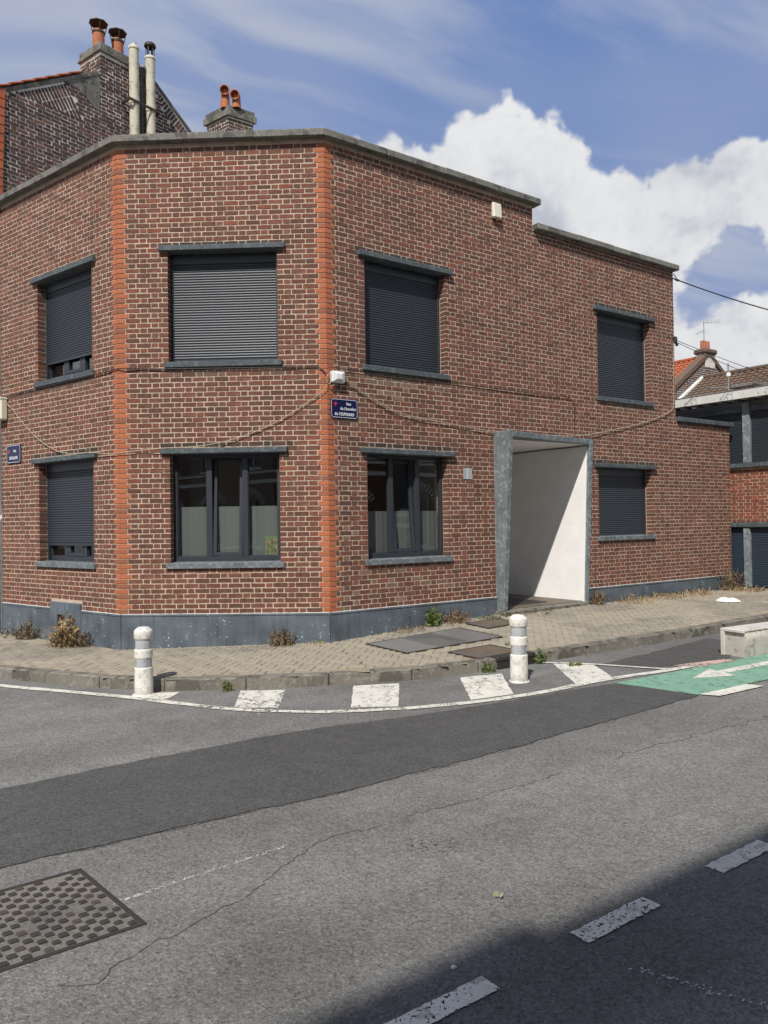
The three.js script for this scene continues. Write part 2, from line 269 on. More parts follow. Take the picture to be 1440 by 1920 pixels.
function wallDist(x, z) { let best = -1e9, n = nC; for (const [p, q] of [[A, nL], [A, nC], [B, nR]]) { const o = (x - p[0]) * q[0] + (z - p[1]) * q[1]; if (o > best) { best = o; n = q; } } return [best, n]; }
function walkH(x, z) { const [o, n] = wallDist(x, z), w = interp(x - n[0] * o, WX, WH), t = clamp(o / 2.4); return mix(w, roadH(x) + 0.14, t); }

// ---------------------------------------------------------------- brick laying
const COURSE = 0.0753, JOINT = 0.0112, STR = 0.213, HEAD = 0.1, PITCH = STR + HEAD + 2 * JOINT;
function brickGeo(out, w, h, depth, col, r, soft = 1) {   // centred on x and y, face at z = 0; appended to out with its own place
  const x = w / 2, y = h / 2, c = Math.min(0.008, w * 0.2), j = s => (r() - 0.5) * s * soft;
  const ring = [[-x + c, -y], [0, -y], [x - c, -y], [x, -y + c], [x, y - c], [x - c, y], [0, y], [-x + c, y], [-x, y - c], [-x, -y + c]].map(([a, b]) => [a + j(0.006), b + j(0.005)]);
  const zf = j(0.004), top = ring.map(([a, b]) => [a - Math.sign(a) * 0.0035, b - Math.sign(b) * 0.0035, zf + j(0.002)]), mid = ring.map(([a, b]) => [a, b, zf - 0.004]), back = ring.map(([a, b]) => [a, b, -depth]);
  const N = ring.length, tri = (...v) => out.push(...v);
  for (let i = 0; i < N; i++) { const k = (i + 1) % N; tri([0, 0, zf], top[i], top[k]); tri(top[i], mid[i], mid[k]); tri(top[i], mid[k], top[k]); tri(mid[i], back[i], back[k]); tri(mid[i], back[k], mid[k]); }
}
function tone(r, smear) {                                // linear base colours of the clamp-burnt bricks
  const k = r(), q = 0.86 + r() * 0.28; let c;
  if (k < 0.56) c = [0.142, 0.066, 0.048]; else if (k < 0.74) c = [0.118, 0.060, 0.045]; else if (k < 0.87) c = [0.175, 0.070, 0.047]; else if (k < 0.91) c = [0.175, 0.085, 0.060]; else c = [0.108, 0.061, 0.045];
  if (smear && r() < smear) c = [0.185, 0.13, 0.095];
  return c.map((v, i) => v * q * [1.55, 1.42, 1.32][i]);
}
const darkTone = r => { const k = r(), q = 0.75 + r() * 0.5; return (k < 0.7 ? [0.085, 0.051, 0.039] : k < 0.88 ? [0.125, 0.064, 0.047] : [0.066, 0.047, 0.039]).map(v => v * q * 1.4); };
function stained(opts, x, y, r, c) {                     // soot and lime washed over single bricks: [amount, colour]
  const q = opts.stain && opts.stain(x, y); if (!q) return c; const t = q[0] * (0.6 + 0.6 * r()); return c.map((v, i) => mix(v, q[1][i], clamp(t)));
}
function layBricks(opts) {
  // opts: f (pose), x0(h), x1(h) ends, h0, h1, holes, phase, smear(x,y), tone, seed -> list of {f,x,y,w,h,depth,col,whole}
  const list = [], r = rng(opts.seed || 1), bh = (opts.course || COURSE) - JOINT, cs = opts.course || COURSE, pitch = PITCH * (opts.scale || 1), st = STR * (opts.scale || 1), hd = HEAD * (opts.scale || 1);
  const n = Math.floor((opts.h1 - opts.h0 + 0.004) / cs);
  for (let i = 0; i < n; i++) {
    const y0 = opts.h0 + i * cs + JOINT / 2, y1 = y0 + bh, ym = (y0 + y1) / 2;
    let iv = [[opts.x0(ym, i), opts.x1(ym, i), 0, 0]];
    for (const q of opts.holes || []) if (y1 > q.y0 + 0.008 && y0 < q.y1 - 0.008) {
      const nx = [];
      for (const [a, b, ea, eb] of iv) { if (q.x1 <= a || q.x0 >= b) { nx.push([a, b, ea, eb]); continue; } if (q.x0 > a) nx.push([a, q.x0, ea, 1]); if (q.x1 < b) nx.push([q.x1, b, 1, eb]); }
      iv = nx;
    }
    const off = (opts.phase || 0) + (i % 2) * pitch / 2 + (r() - 0.5) * 0.012;
    for (const [a, b, ea, eb] of iv) {
      if (b - a < 0.03) continue;
      const cuts = []; let k = Math.floor((a - off) / pitch) - 1;
      for (; off + k * pitch < b; k++) { cuts.push([off + k * pitch, off + k * pitch + st]); cuts.push([off + k * pitch + st + JOINT, off + k * pitch + st + JOINT + hd]); }
      const pc = cuts.map(([p, q]) => ({ c0: Math.max(p, a), c1: Math.min(q, b), whole: p >= a && q <= b })).filter(p => p.c1 - p.c0 > 0.002);
      if (pc.length > 1 && pc[0].c1 - pc[0].c0 < 0.045) pc.shift(); if (pc.length > 1 && pc[pc.length - 1].c1 - pc[pc.length - 1].c0 < 0.045) pc.pop();
      pc.forEach((p, k) => {
        let deep = 0.014; if (k === 0) { if (p.c0 > a + 0.002) p.whole = false; p.c0 = a; if (ea) { deep = 0.125; p.whole = false; } } if (k === pc.length - 1) { if (p.c1 < b - 0.002) p.whole = false; p.c1 = b; if (eb) { deep = 0.125; p.whole = false; } }
        list.push({ f: opts.f, x: (p.c0 + p.c1) / 2, y: ym, w: p.c1 - p.c0, h: bh, depth: deep, whole: p.whole && !(opts.stain && opts.stain((p.c0 + p.c1) / 2, ym)), st: p.c1 - p.c0 > 0.15, col: stained(opts, (p.c0 + p.c1) / 2, ym, r, (opts.tone || tone)(r, opts.smear ? opts.smear((p.c0 + p.c1) / 2, ym) : 0)) });
      });
    }
  }
  return list;
}
function brickMeshes(list, parent, most, seed, name = 'brick', soft = 1) {   // the `most` that show largest are single parts, the rest one merged part
  const r = rng(seed), cam = camera.position;
  for (const b of list) { const p = toWorld(b.f, b.x, b.y, 0), n = toWorld(b.f, 0, 0, 1).sub(b.f.p), v = cam.clone().sub(p), d = v.length(); b.big = b.whole && b.depth < 0.1 ? b.w * b.h * Math.max(0, n.dot(v) / d) / (d * d) : 0; }
  const sorted = list.filter(b => b.big > 0).sort((a, b) => b.big - a.big).slice(0, most), single = new Set(sorted);
  const variants = [];                                   // shared shapes with baked tones
  for (let k = 0; k < 16; k++) { const head = k >= 11, tris = []; brickGeo(tris, (head ? HEAD : STR) - (soft > 1 ? 0.003 : 0), COURSE - JOINT - (soft > 1 ? 0.0025 : 0), 0.014, null, r, soft); const src = sorted.filter(b => b.st !== head); const col = (src[(k * 17) % Math.max(1, src.length)] || sorted[0] || { col: [0.1, 0.06, 0.05] }).col; const g = finish(tris.flat(), 1, r() * 5, r() * 5); const cc = new Float32Array(tris.length * 3); for (let i = 0; i < tris.length; i++) cc.set(col, i * 3); g.setAttribute('color', new THREE.BufferAttribute(cc, 3)); variants.push(g); }
  for (const b of sorted) { const g = b.st ? variants[Math.floor(r() * 11)] : variants[11 + Math.floor(r() * 5)]; const w = toWorld(b.f, b.x, b.y, (r() - 0.5) * 0.003); mesh(name, g, M.brick, parent, { p: w, ry: b.f.ry }); }
  const rest = list.filter(b => !single.has(b)); if (!rest.length) return;
  let nt = 0; const P = [], Cc = [], U = [];
  const v = new THREE.Vector3();
  for (const b of rest) {
    const tris = []; brickGeo(tris, b.w, b.h, b.depth, null, r, soft); const uo = r() * 7, vo = r() * 7, ax = new THREE.Vector3(0, 1, 0);
    const cr = Math.cos(b.rot || 0), sr = Math.sin(b.rot || 0);
    for (const t of tris) { v.set(t[0] * cr - t[1] * sr + b.x, t[0] * sr + t[1] * cr + b.y, t[2]); U.push(v.x + uo, v.y + vo + t[2]); v.applyAxisAngle(ax, b.f.ry).add(b.f.p); P.push(v.x - parent.position.x, v.y - parent.position.y, v.z - parent.position.z); Cc.push(...b.col); }
    nt += tris.length;
  }
  const g = new THREE.BufferGeometry(); g.setAttribute('position', new THREE.Float32BufferAttribute(P, 3)); g.setAttribute('uv', new THREE.Float32BufferAttribute(U, 2)); g.setAttribute('color', new THREE.Float32BufferAttribute(Cc, 3)); g.computeVertexNormals();
  const m = shade(new THREE.Mesh(g, M.brick)); m.name = name === 'brick' ? 'brickwork' : name + 'work'; m.userData.kind = 'stuff'; parent.add(m);
}
function slab(poly, holes, z0, z1) {                     // a wall core: outline and openings in (x,y), from z0 to z1
  const s = new THREE.Shape(poly.map(p => new THREE.Vector2(...p)));
  for (const h of holes) s.holes.push(new THREE.Path([[h.x0, h.y0], [h.x0, h.y1], [h.x1, h.y1], [h.x1, h.y0]].map(p => new THREE.Vector2(...p))));
  const g = new THREE.ExtrudeGeometry(s, { depth: z1 - z0, bevelEnabled: false }); g.translate(0, 0, z0); return boxUv(g);
}

// ---------------------------------------------------------------- the ground: road, patch, kerb, pavement, markings
const kerbPath = new THREE.CatmullRomCurve3([[-16, -16.6], [-9, -12.45], [-5.14, -10.2], [-3.7, -9.45], [-2.9, -9.14], [-2.02, -9.02], [-0.67, -9.12], [0.49, -9.35], [1.36, -9.75], [2.07, -10.22], [3.68, -11.2], [5.08, -12.1], [12, -17.0], [30, -29.8]].map(p => new THREE.Vector3(p[0], 0, p[1])), false, 'centripetal');
const KP = kerbPath.getSpacedPoints(700);
function kerbSide(x, z) {                                // > 0 behind the kerb's road edge
  let best = 1e9, s = 0;
  for (let i = 0; i + 1 < KP.length; i++) { const a = KP[i], b = KP[i + 1], ex = b.x - a.x, ez = b.z - a.z, t = clamp(((x - a.x) * ex + (z - a.z) * ez) / (ex * ex + ez * ez)), dx = x - a.x - ex * t, dz = z - a.z - ez * t, d = dx * dx + dz * dz; if (d < best) { best = d; s = (ex * dz - ez * dx); } }
  return Math.sqrt(best) * (s < 0 ? 1 : -1);
}
{ // road sheet with worn patches of tone (aggregate and binder) and a darker near lane
  const line = (from, to, step) => { const a = []; for (let x = from; x < to - 1e-6; x += step) a.push(x); return a; };
  const xs = [-300, -120, -50, -25, ...line(-16, 16, 0.2), 16, 25, 50, 120, 300], zs = [-300, -120, -50, -30, ...line(-20, 6, 0.2), 6, 15, 40, 120, 300];
  const P = [], U = [], Cc = [], I = [];
  for (const z of zs) for (const x of xs) {
    P.push(x, roadH(x), z); U.push(x, z);
    const across = (x - 0.07) * nR[0] + (z + 2.96) * nR[1], along = (x - 0.07) * dR[0] + (z + 2.96) * dR[1];
    let k = 0.285 + (fbm(x * 0.35 + 40, z * 0.35 + 40, 4, 256, 5) - 0.5) * 0.12;
    k *= mix(1.0, 0.86, sstep(0.45, 0.62, fbm(along * 0.25 + 30, across * 1.3 + 30, 4, 256, 8)));   // oil and tyre-polished streaks along the street
    if (across > -0.1) k *= 0.88;  // evenly darker on the near side of the centre line
    k *= mix(1, 0.82, sstep(0.60, 0.72, fbm(x * 0.9 + 11, z * 0.9 + 50, 4, 256, 18)));                // drips and old spills
    k *= mix(1, 1.12, sstep(0.5, 0.7, fbm(along * 0.5 + 70, across * 2.6 + 10, 3, 256, 28)));          // scoured aggregate
    Cc.push(k, k * 0.99, k * 0.955);
  }
  const n = xs.length; for (let j = 0; j + 1 < zs.length; j++) for (let i = 0; i + 1 < n; i++) { const a = j * n + i; I.push(a, a + n, a + 1, a + 1, a + n, a + n + 1); }
  const g = new THREE.BufferGeometry(); g.setAttribute('position', new THREE.Float32BufferAttribute(P, 3)); g.setAttribute('uv', new THREE.Float32BufferAttribute(U, 2)); g.setAttribute('color', new THREE.Float32BufferAttribute(Cc, 3)); g.setIndex(I); g.computeVertexNormals();
  structure(mesh('road', g, M.road), 'grey asphalt road with worn coarse surface');
}
function sheet(poly, lift, thick = 0.002, wob = 0, seed = 3, cell = 0.12) {   // a thin sheet that follows the road; its outline may be ragged
  const r = rng(seed), pts = [];
  for (let i = 0; i < poly.length; i++) { const a = poly[i], b = poly[(i + 1) % poly.length], n = Math.max(1, Math.round(Math.hypot(b[0] - a[0], b[1] - a[1]) / cell)); for (let k = 0; k < n; k++) { const t = k / n; pts.push([mix(a[0], b[0], t) + (r() - 0.5) * wob * (k ? 1 : 0.3), mix(a[1], b[1], t) + (r() - 0.5) * wob * (k ? 1 : 0.3)]); } }
  const g = prism(pts, 0, thick), p = g.attributes.position; for (let i = 0; i < p.count; i++) p.setY(i, p.getY(i) + roadH(p.getX(i)) + lift); return g;
}
function band(pts, w, lift, wob = 0.01, seed = 4, thick = 0.002) {            // a painted line of width w along points
  const cur = new THREE.CatmullRomCurve3(pts.map(p => new THREE.Vector3(p[0], 0, p[1])), false, 'centripetal'), n = Math.ceil(cur.getLength() / 0.15), L = [], Q = [], r = rng(seed);
  for (let i = 0; i <= n; i++) { const t = cur.getPointAt(i / n), d = cur.getTangentAt(i / n); L.push([t.x - d.z * w / 2 + (r() - 0.5) * wob, t.z + d.x * w / 2 + (r() - 0.5) * wob]); Q.unshift([t.x + d.z * w / 2 + (r() - 0.5) * wob, t.z - d.x * w / 2 + (r() - 0.5) * wob]); }
  return sheet([...L, ...Q], lift, thick, 0, 3, 9);
}
structure(mesh('dark_road_patch', sheet([[-12, 1.2], [-5.5, -3.15], [-2.91, -5.79].map((v, i) => v + [-0.02, 0.02][i]), [-1.91, -6.48], [-0.82, -7.15], [0.39, -7.64], [2.62, -8.80], [3.26, -8.08], [0.74, -6.23], [-0.33, -5.52], [-1.45, -4.89], [-2.23, -4.43], [-5, -2.6], [-12, 2.1]].filter((p, i) => i !== 1), 0.004, 0.003, 0.035, 12), M.patch), 'darker smooth asphalt repair strip across the road');
structure(mesh('dark_road_patch', sheet([[2.75, -9.92], [3.9, -10.85], [4.9, -11.75], [5.2, -11.2], [4.45, -10.05], [3.35, -9.62]], 0.004, 0.003, 0.03, 15), M.patch), 'dark patch on the road beside the concrete block');  // darker area laid as a thin sheet, in the repair strip material
{ // cracks: dirt-filled breaks in the asphalt
  const crack = (name, pts, w, seed, label) => { const r = rng(seed), P = []; for (let i = 0; i + 1 < pts.length; i++) { const a = pts[i], b = pts[i + 1], n = Math.ceil(Math.hypot(b[0] - a[0], b[1] - a[1]) / 0.028), w2 = q => (vn(q * 0.19 + i * 3.1, seed, 256, seed) - 0.5) * 0.09; for (let k = 0; k < n; k++) P.push([mix(a[0], b[0], k / n) + (r() - 0.5) * 0.022 + w2(k), mix(a[1], b[1], k / n) + (r() - 0.5) * 0.022 + w2(k + 90)]); }
    const pos = []; for (let i = 0; i + 1 < P.length; i++) { if (vn(i * 0.09 + seed, 2, 256, seed) < 0.16) continue; const [x0, z0] = P[i], [x1, z1] = P[i + 1], l = Math.hypot(x1 - x0, z1 - z0), ww = w * (0.25 + r() * 1.1), ox = -(z1 - z0) / l * ww / 2, oz = (x1 - x0) / l * ww / 2, y0 = roadH(x0) + 0.0022, y1 = roadH(x1) + 0.0022; pos.push(x0 + ox, y0, z0 + oz, x1 + ox, y1, z1 + oz, x1 - ox, y1, z1 - oz, x0 + ox, y0, z0 + oz, x1 - ox, y1, z1 - oz, x0 - ox, y0, z0 - oz); }
    const m = mesh(name, finish(pos), M.crack); structure(m, label); };
  crack('road_crack', [[-1.75, -3.05], [-1.49, -3.17], [-1.2, -3.38], [-0.97, -3.69], [-0.72, -4.15], [-0.42, -4.66], [-0.1, -4.88], [0.36, -5.16], [1.2, -5.7], [2.3, -6.45], [3.54, -7.18], [6, -8.9]], 0.006, 31, 'long thin dark crack along the asphalt road');
  crack('road_crack', [[-2.23, -4.43], [-1.45, -4.89], [-0.33, -5.52], [0.74, -6.23], [2.0, -7.15], [3.26, -8.08]], 0.009, 32, 'dark open joint along the edge of the repair strip');
  crack('road_crack', [[-2.91, -5.79], [-1.91, -6.48], [-0.82, -7.15], [0.39, -7.64]], 0.006, 33, 'thin dark joint on the far edge of the repair strip');
  const r = rng(8), pos = []; for (let k = 0; k < 46; k++) { const x = 0.26 + (r() - 0.5) * 0.26, z = -4.56 + (r() - 0.5) * 0.22, a = r() * 6.3, l = 0.008 + r() * 0.022, y = roadH(x) + 0.0022; pos.push(x - Math.cos(a) * l, y, z - Math.sin(a) * l, x + Math.sin(a) * 0.004, y, z - Math.cos(a) * 0.004, x + Math.cos(a) * l, y, z + Math.sin(a) * l); }
  structure(mesh('pitted_spot', finish(pos), M.crack), 'small pitted dark spot in the asphalt');
}
{ // painted markings, each 4 mm above what it lies on
  const dash = (k, name) => { const s = 0.97 + (k - 2) * 1.085, a = [0.07 + dR[0] * s, -2.96 + dR[1] * s], u = dR, q = nR, L = 0.535, w = 0.055; return [[a[0] + q[0] * w, a[1] + q[1] * w], [a[0] + u[0] * L + q[0] * w, a[1] + u[1] * L + q[1] * w], [a[0] + u[0] * L - q[0] * w, a[1] + u[1] * L - q[1] * w], [a[0] - q[0] * w, a[1] - q[1] * w]]; };
  for (let k = 0; k < 6; k++) { const m = mesh('lane_dash', sheet(dash(k), 0.004, 0.003, 0.010, 40 + k, 0.025), M.markPits); structure(m, 'worn white dash of the centre line'); m.userData.group = 'centre line dashes'; }
  const stripes = [[[[-1.70, -8.97], [-1.18, -8.95], [-1.13, -8.10], [-1.61, -8.13]], M.markHard, 'badly flaked white painted stripe beside the kerb'], [[[-0.39, -9.06], [0.15, -9.13], [0.12, -8.0], [-0.37, -8.0]], M.mark, 'white painted stripe with fine cracks in the corner bend'], [[[0.89, -9.36], [1.42, -9.52], [1.38, -8.40], [0.89, -8.19]], M.mark, 'dirty white painted stripe beside the bollard near the gully'], [[[2.18, -10.12], [2.66, -9.96], [2.68, -9.10], [2.16, -8.78]], M.mark, 'slanted white painted stripe with a weed tuft'], [[[-2.95, -8.98], [-2.42, -9.0], [-2.45, -8.6], [-2.9, -8.75]], M.mark, 'short white painted stripe under the bollard']];
  stripes.forEach(([p, m, l], i) => structure(mesh('painted_stripe', sheet(p, 0.004, 0.002, 0.014, 60 + i, 0.05), m), l));
  structure(mesh('edge_line', [band([[-9, -12.0], [-6.5, -10.6], [-4.87, -9.68], [-3.87, -9.22], [-2.89, -8.76], [-2.3, -8.42]], 0.11, 0.0085, 0.012, 71), band([[0.19, -7.88], [0.98, -8.10], [1.66, -8.42], [2.6, -9.02], [3.44, -9.42], [3.9, -9.68]], 0.11, 0.0085, 0.012, 72)], M.mark), 'white edge line curving round the corner');
  structure(mesh('worn_edge_line', band([[-2.3, -8.42], [-1.6, -8.07], [-0.68, -7.85], [0.19, -7.88]], 0.10, 0.0085, 0.02, 73), M.markHard), 'flaked white edge line round the bend');
  structure(mesh('branch_line', band([[1.98, -10.16], [2.6, -9.95], [3.2, -9.62], [3.5, -9.46]], 0.06, 0.0125, 0.01, 74), M.mark), 'thin white line above the slanted stripe');
  const g0 = [2.61, -8.79], g1 = [3.27, -8.11], u = [0.855, -0.518];
  structure(mesh('cycle_lane', sheet([g0, g1, [g1[0] + u[0] * 14, g1[1] + u[1] * 14], [g0[0] + u[0] * 14, g0[1] + u[1] * 14]], 0.0085, 0.002, 0.012, 81), M.green), 'green painted cycle lane');
  const v = [-u[1], u[0]], at = (s, t) => [3.53 + u[0] * s + v[0] * t, -8.93 + u[1] * s + v[1] * t];
  structure(mesh('lane_arrow', sheet([at(0, 0.02), at(0.62, -0.20), at(0.55, -0.06), at(2.1, -0.06), at(2.1, 0.08), at(0.55, 0.08), at(0.50, 0.24)], 0.0125, 0.002, 0, 82, 0.3), M.mark), 'white arrow on the green cycle lane');
  for (let k = 0; k < 5; k++) { const s = 0.02 + k * 1.3, q = (a, b) => [g1[0] + u[0] * (s + a) + v[0] * b, g1[1] + u[1] * (s + a) + v[1] * b]; const m = mesh('lane_edge_dash', sheet([q(0, 0.012), q(0.8, 0.012), q(0.85, 0.18), q(0.1, 0.18)], 0.0125, 0.002, 0.008, 90 + k, 0.06), M.mark); structure(m, 'white block beside the green cycle lane'); m.userData.group = 'blocks along the cycle lane'; }
  structure(mesh('pink_marking', sheet([[3.62, -9.72], [4.42, -10.02], [4.5, -9.86], [3.82, -9.52]], 0.0085, 0.002, 0.01, 97), M.pinkPaint), 'faded pink and white paint beside the green lane');
  const r = rng(4), pos = []; for (let k = 0; k < 150; k++) { const t = r(), x = mix(1.02, 1.7, t) + (r() - 0.5) * 0.05, z = mix(-3.28, -2.85, t) + (r() - 0.5) * 0.04, y = roadH(x) + 0.003, s = 0.003 + r() * 0.006; pos.push(x - s, y, z, x, y, z + s, x + s, y, z - s * 0.4); }
  for (let k = 0; k < 200; k++) { const t = r(), x = mix(-1.42, -0.62, t) + (r() - 0.5) * 0.02, z = mix(-3.98, -4.62, t) + (r() - 0.5) * 0.035, y = roadH(x) + 0.003, s = 0.003 + r() * 0.007; pos.push(x - s, y, z, x, y, z + s, x + s, y, z - s * 0.4); }
  const m = mesh('paint_crumbs', finish(pos), std(C(0.5, 0.49, 0.46))); m.userData = { kind: 'stuff', label: 'crumbs of old white paint on the asphalt', category: 'paint' };
}
{ // kerb stones
  const kerb = new THREE.Group(); kerb.name = 'kerb'; scene.add(kerb); structure(kerb, 'worn concrete kerb stones round the corner');
  const L = kerbPath.getLength(), r = rng(17); let s = 3.2, i = 0;
  while (s < 36 && s < L - 2) {
    const len = 0.9 + r() * 0.12, a = kerbPath.getPointAt(s / L), b = kerbPath.getPointAt((s + len - 0.012) / L), d = b.clone().sub(a).normalize(), n = new THREE.Vector3(d.z, 0, -d.x); // towards the wall
    const gully = a.x > 0.75 && a.x < 1.6; const ta = roadH(a.x) + 0.14 + (r() - 0.5) * 0.012, tb = roadH(b.x) + 0.14 + (r() - 0.5) * 0.012, lo = roadH(a.x) - 0.12, w = 0.17, f = (r() - 0.5) * 0.012;
    const at = (q, y, o) => [q.x + n.x * (o + f), y, q.z + n.z * (o + f)];
    mesh('kerb_stone', hexa([at(a, lo, 0), at(b, lo, 0), at(a, ta, 0.012), at(b, tb, 0.012), at(a, lo, w), at(b, lo, w), at(a, ta, w), at(b, tb, w)], 0.014), M.kerb, kerb);
    s += len; i++;
  }
}
{ // pavement: sand bed and herringbone pavers
  const bed = new THREE.Group(); bed.name = 'pavement'; scene.add(bed); structure(bed, 'sandy herringbone brick pavement round the building');
  const pos = [], c = 0.12, inB = (x, z) => { const [o] = wallDist(x, z); return o > -0.2 && o < 4.5 && kerbSide(x, z) > 0.06; };
  for (let x = -11; x < 13; x += c) for (let z = -20; z < -8.9; z += c) { if (!inB(x + c / 2, z + c / 2)) continue; const y = (a, b) => walkH(a, b) - 0.009; pos.push(x, y(x, z), z, x, y(x, z + c), z + c, x + c, y(x + c, z + c), z + c, x, y(x, z), z, x + c, y(x + c, z + c), z + c, x + c, y(x + c, z), z); }
  mesh('sand_bed', finish(pos), M.joint, bed);
  const ang = Math.atan2(dR[1], dR[0]) + Math.PI / 4, ux = [Math.cos(ang), Math.sin(ang)], uz = [-Math.sin(ang), Math.cos(ang)], U = 0.105, list = [], r = rng(23);
  const covers = [[0.72, -11.24, 1.8, 1.0], [1.32, -10.32, 0.85, 0.66], [1.74, -12.5, 0.8, 0.6]];     // left free for the metal covers
  for (let i = -160; i < 160; i++) for (let j = -160; j < 160; j++) {
    const k = (((i - j) % 4) + 4) % 4; if (k !== 0 && k !== 3) continue; const H = k === 0, lx = (H ? i + 1 : i + 0.5) * U, lz = (H ? j + 0.5 : j + 1) * U, x = ux[0] * lx + uz[0] * lz, z = -11 + ux[1] * lx + uz[1] * lz;
    if (x < -9.5 || x > 9.5 || z > -8.9) continue; const [o] = wallDist(x, z); if (o < 0.05 || o > 4) continue; if (kerbSide(x, z) < 0.27) continue;
    if (covers.some(([cx, cz, a, b]) => { const du = (x - cx) * dR[0] + (z - cz) * dR[1], dn = (x - cx) * nR[0] + (z - cz) * nR[1]; return Math.abs(du) < a / 2 + 0.03 && Math.abs(dn) < b / 2 + 0.03; })) continue;
    list.push({ x, z, H, d: Math.hypot(x, z), m: Math.floor(r() * 4), dy: (r() - 0.5) * 0.006, tx: (r() - 0.5) * 0.02, tz: (r() - 0.5) * 0.02 });
  }
  const shape = H => box(H ? -U + 0.004 : -U / 2 + 0.004, H ? U - 0.004 : U / 2 - 0.004, -0.05, 0, H ? -U / 2 + 0.004 : -U + 0.004, H ? U / 2 - 0.004 : U - 0.004, 0.005), gH = shape(true), gV = shape(false);
  list.sort((a, b) => a.d - b.d); const rest = [[], [], [], []];
  list.forEach((p, i) => {
    const h = walkH(p.x, p.z), e = 0.1, sx = (walkH(p.x + e, p.z) - walkH(p.x - e, p.z)) / (2 * e), sz = (walkH(p.x, p.z + e) - walkH(p.x, p.z - e)) / (2 * e);
    const q = new THREE.Quaternion().setFromUnitVectors(new THREE.Vector3(0, 1, 0), new THREE.Vector3(-sx + p.tx, 1, -sz + p.tz).normalize()).multiply(new THREE.Quaternion().setFromAxisAngle(new THREE.Vector3(0, 1, 0), -ang));
    if (i < 300) { const m = mesh('paver', p.H ? gH : gV, M.paver[p.m], bed); m.position.set(p.x, h + p.dy, p.z); m.quaternion.copy(q); }
    else rest[p.m].push((p.H ? gH : gV).clone().applyMatrix4(new THREE.Matrix4().compose(new THREE.Vector3(p.x, h + p.dy, p.z), q, new THREE.Vector3(1, 1, 1))));
  });
  rest.forEach((l, i) => { for (const g of l) { const p = g.attributes.position, u = g.attributes.uv; for (let k = 0; k < p.count; k++) u.setXY(k, p.getX(k), p.getZ(k)); } const m = mesh('paver_field', l, M.paver[i], bed); m.userData.kind = 'stuff'; });
}

// ---------------------------------------------------------------- the corner building
const house = thing('corner_building', 'dark red brick corner building with orange brick quoins and grey roller shutters', 'building', [A[0], -0.53, A[1]]);
const win = (x0, x1, y0, y1) => ({ x0, x1, y0, y1 });
const W = { cU: win(0.765, 2.41, 3.77, 5.43), cL: win(0.765, 2.41, 0.76, 2.39), rU: win(0.70, 2.30, 3.75, 5.42), rL: win(0.70, 2.30, 0.75, 2.39), sU: win(6.18, 7.84, 3.72, 5.40), sL: win(6.14, 7.80, 0.98, 2.33), lU: win(-2.30, -0.70, 3.76, 5.43), lL: win(-2.30, -0.70, 0.75, 2.39) };
const door = win(3.40, 5.88, -0.6, 2.80);
const grow = (h, e) => win(h.x0 - e, h.x1 + e, h.y0 - e, h.y1 + e);
const XL = -3.555, XR = 8.70, XE = 10.76, H1 = 7.04, H2 = 6.60, H3 = 3.385, XS = 4.42;
{
  const z0 = -0.30, z1 = -0.0035, e = 0.006;
  mesh('wall_core', slab([[XL, -0.7], [0.10, -0.7], [0.10, H1], [XL, H1]].map(([x, y]) => [x > 0 ? -0.0045 : x, y]), [grow(W.lU, e), grow(W.lL, e), win(-1.72, -1.50, -0.40, -0.10)], z0, z1), M.mortar, house, FL);
  mesh('wall_core', slab([[0.0045, -0.7], [3.139, -0.7], [3.139, H1], [0.0045, H1]], [grow(W.cU, e), grow(W.cL, e)], z0, z1), M.mortar, house, FC);
  mesh('wall_core', slab([[0.0045, -0.7], [door.x0 - e, -0.7], [door.x0 - e, door.y1 + e], [door.x1 + e, door.y1 + e], [5.715, -0.3], [5.70, -0.7], [XR, -0.7], [XR, H2], [XS, H2], [XS, H1], [0.0045, H1]], [grow(W.rU, e), grow(W.rL, e), grow(W.sU, e), grow(W.sL, e)], z0, z1), M.mortar, house, FR);
  mesh('garden_wall_core', box(XR + 0.001, XE, -0.7, H3, -0.24, -0.0035), M.mortar, house, FR);
}
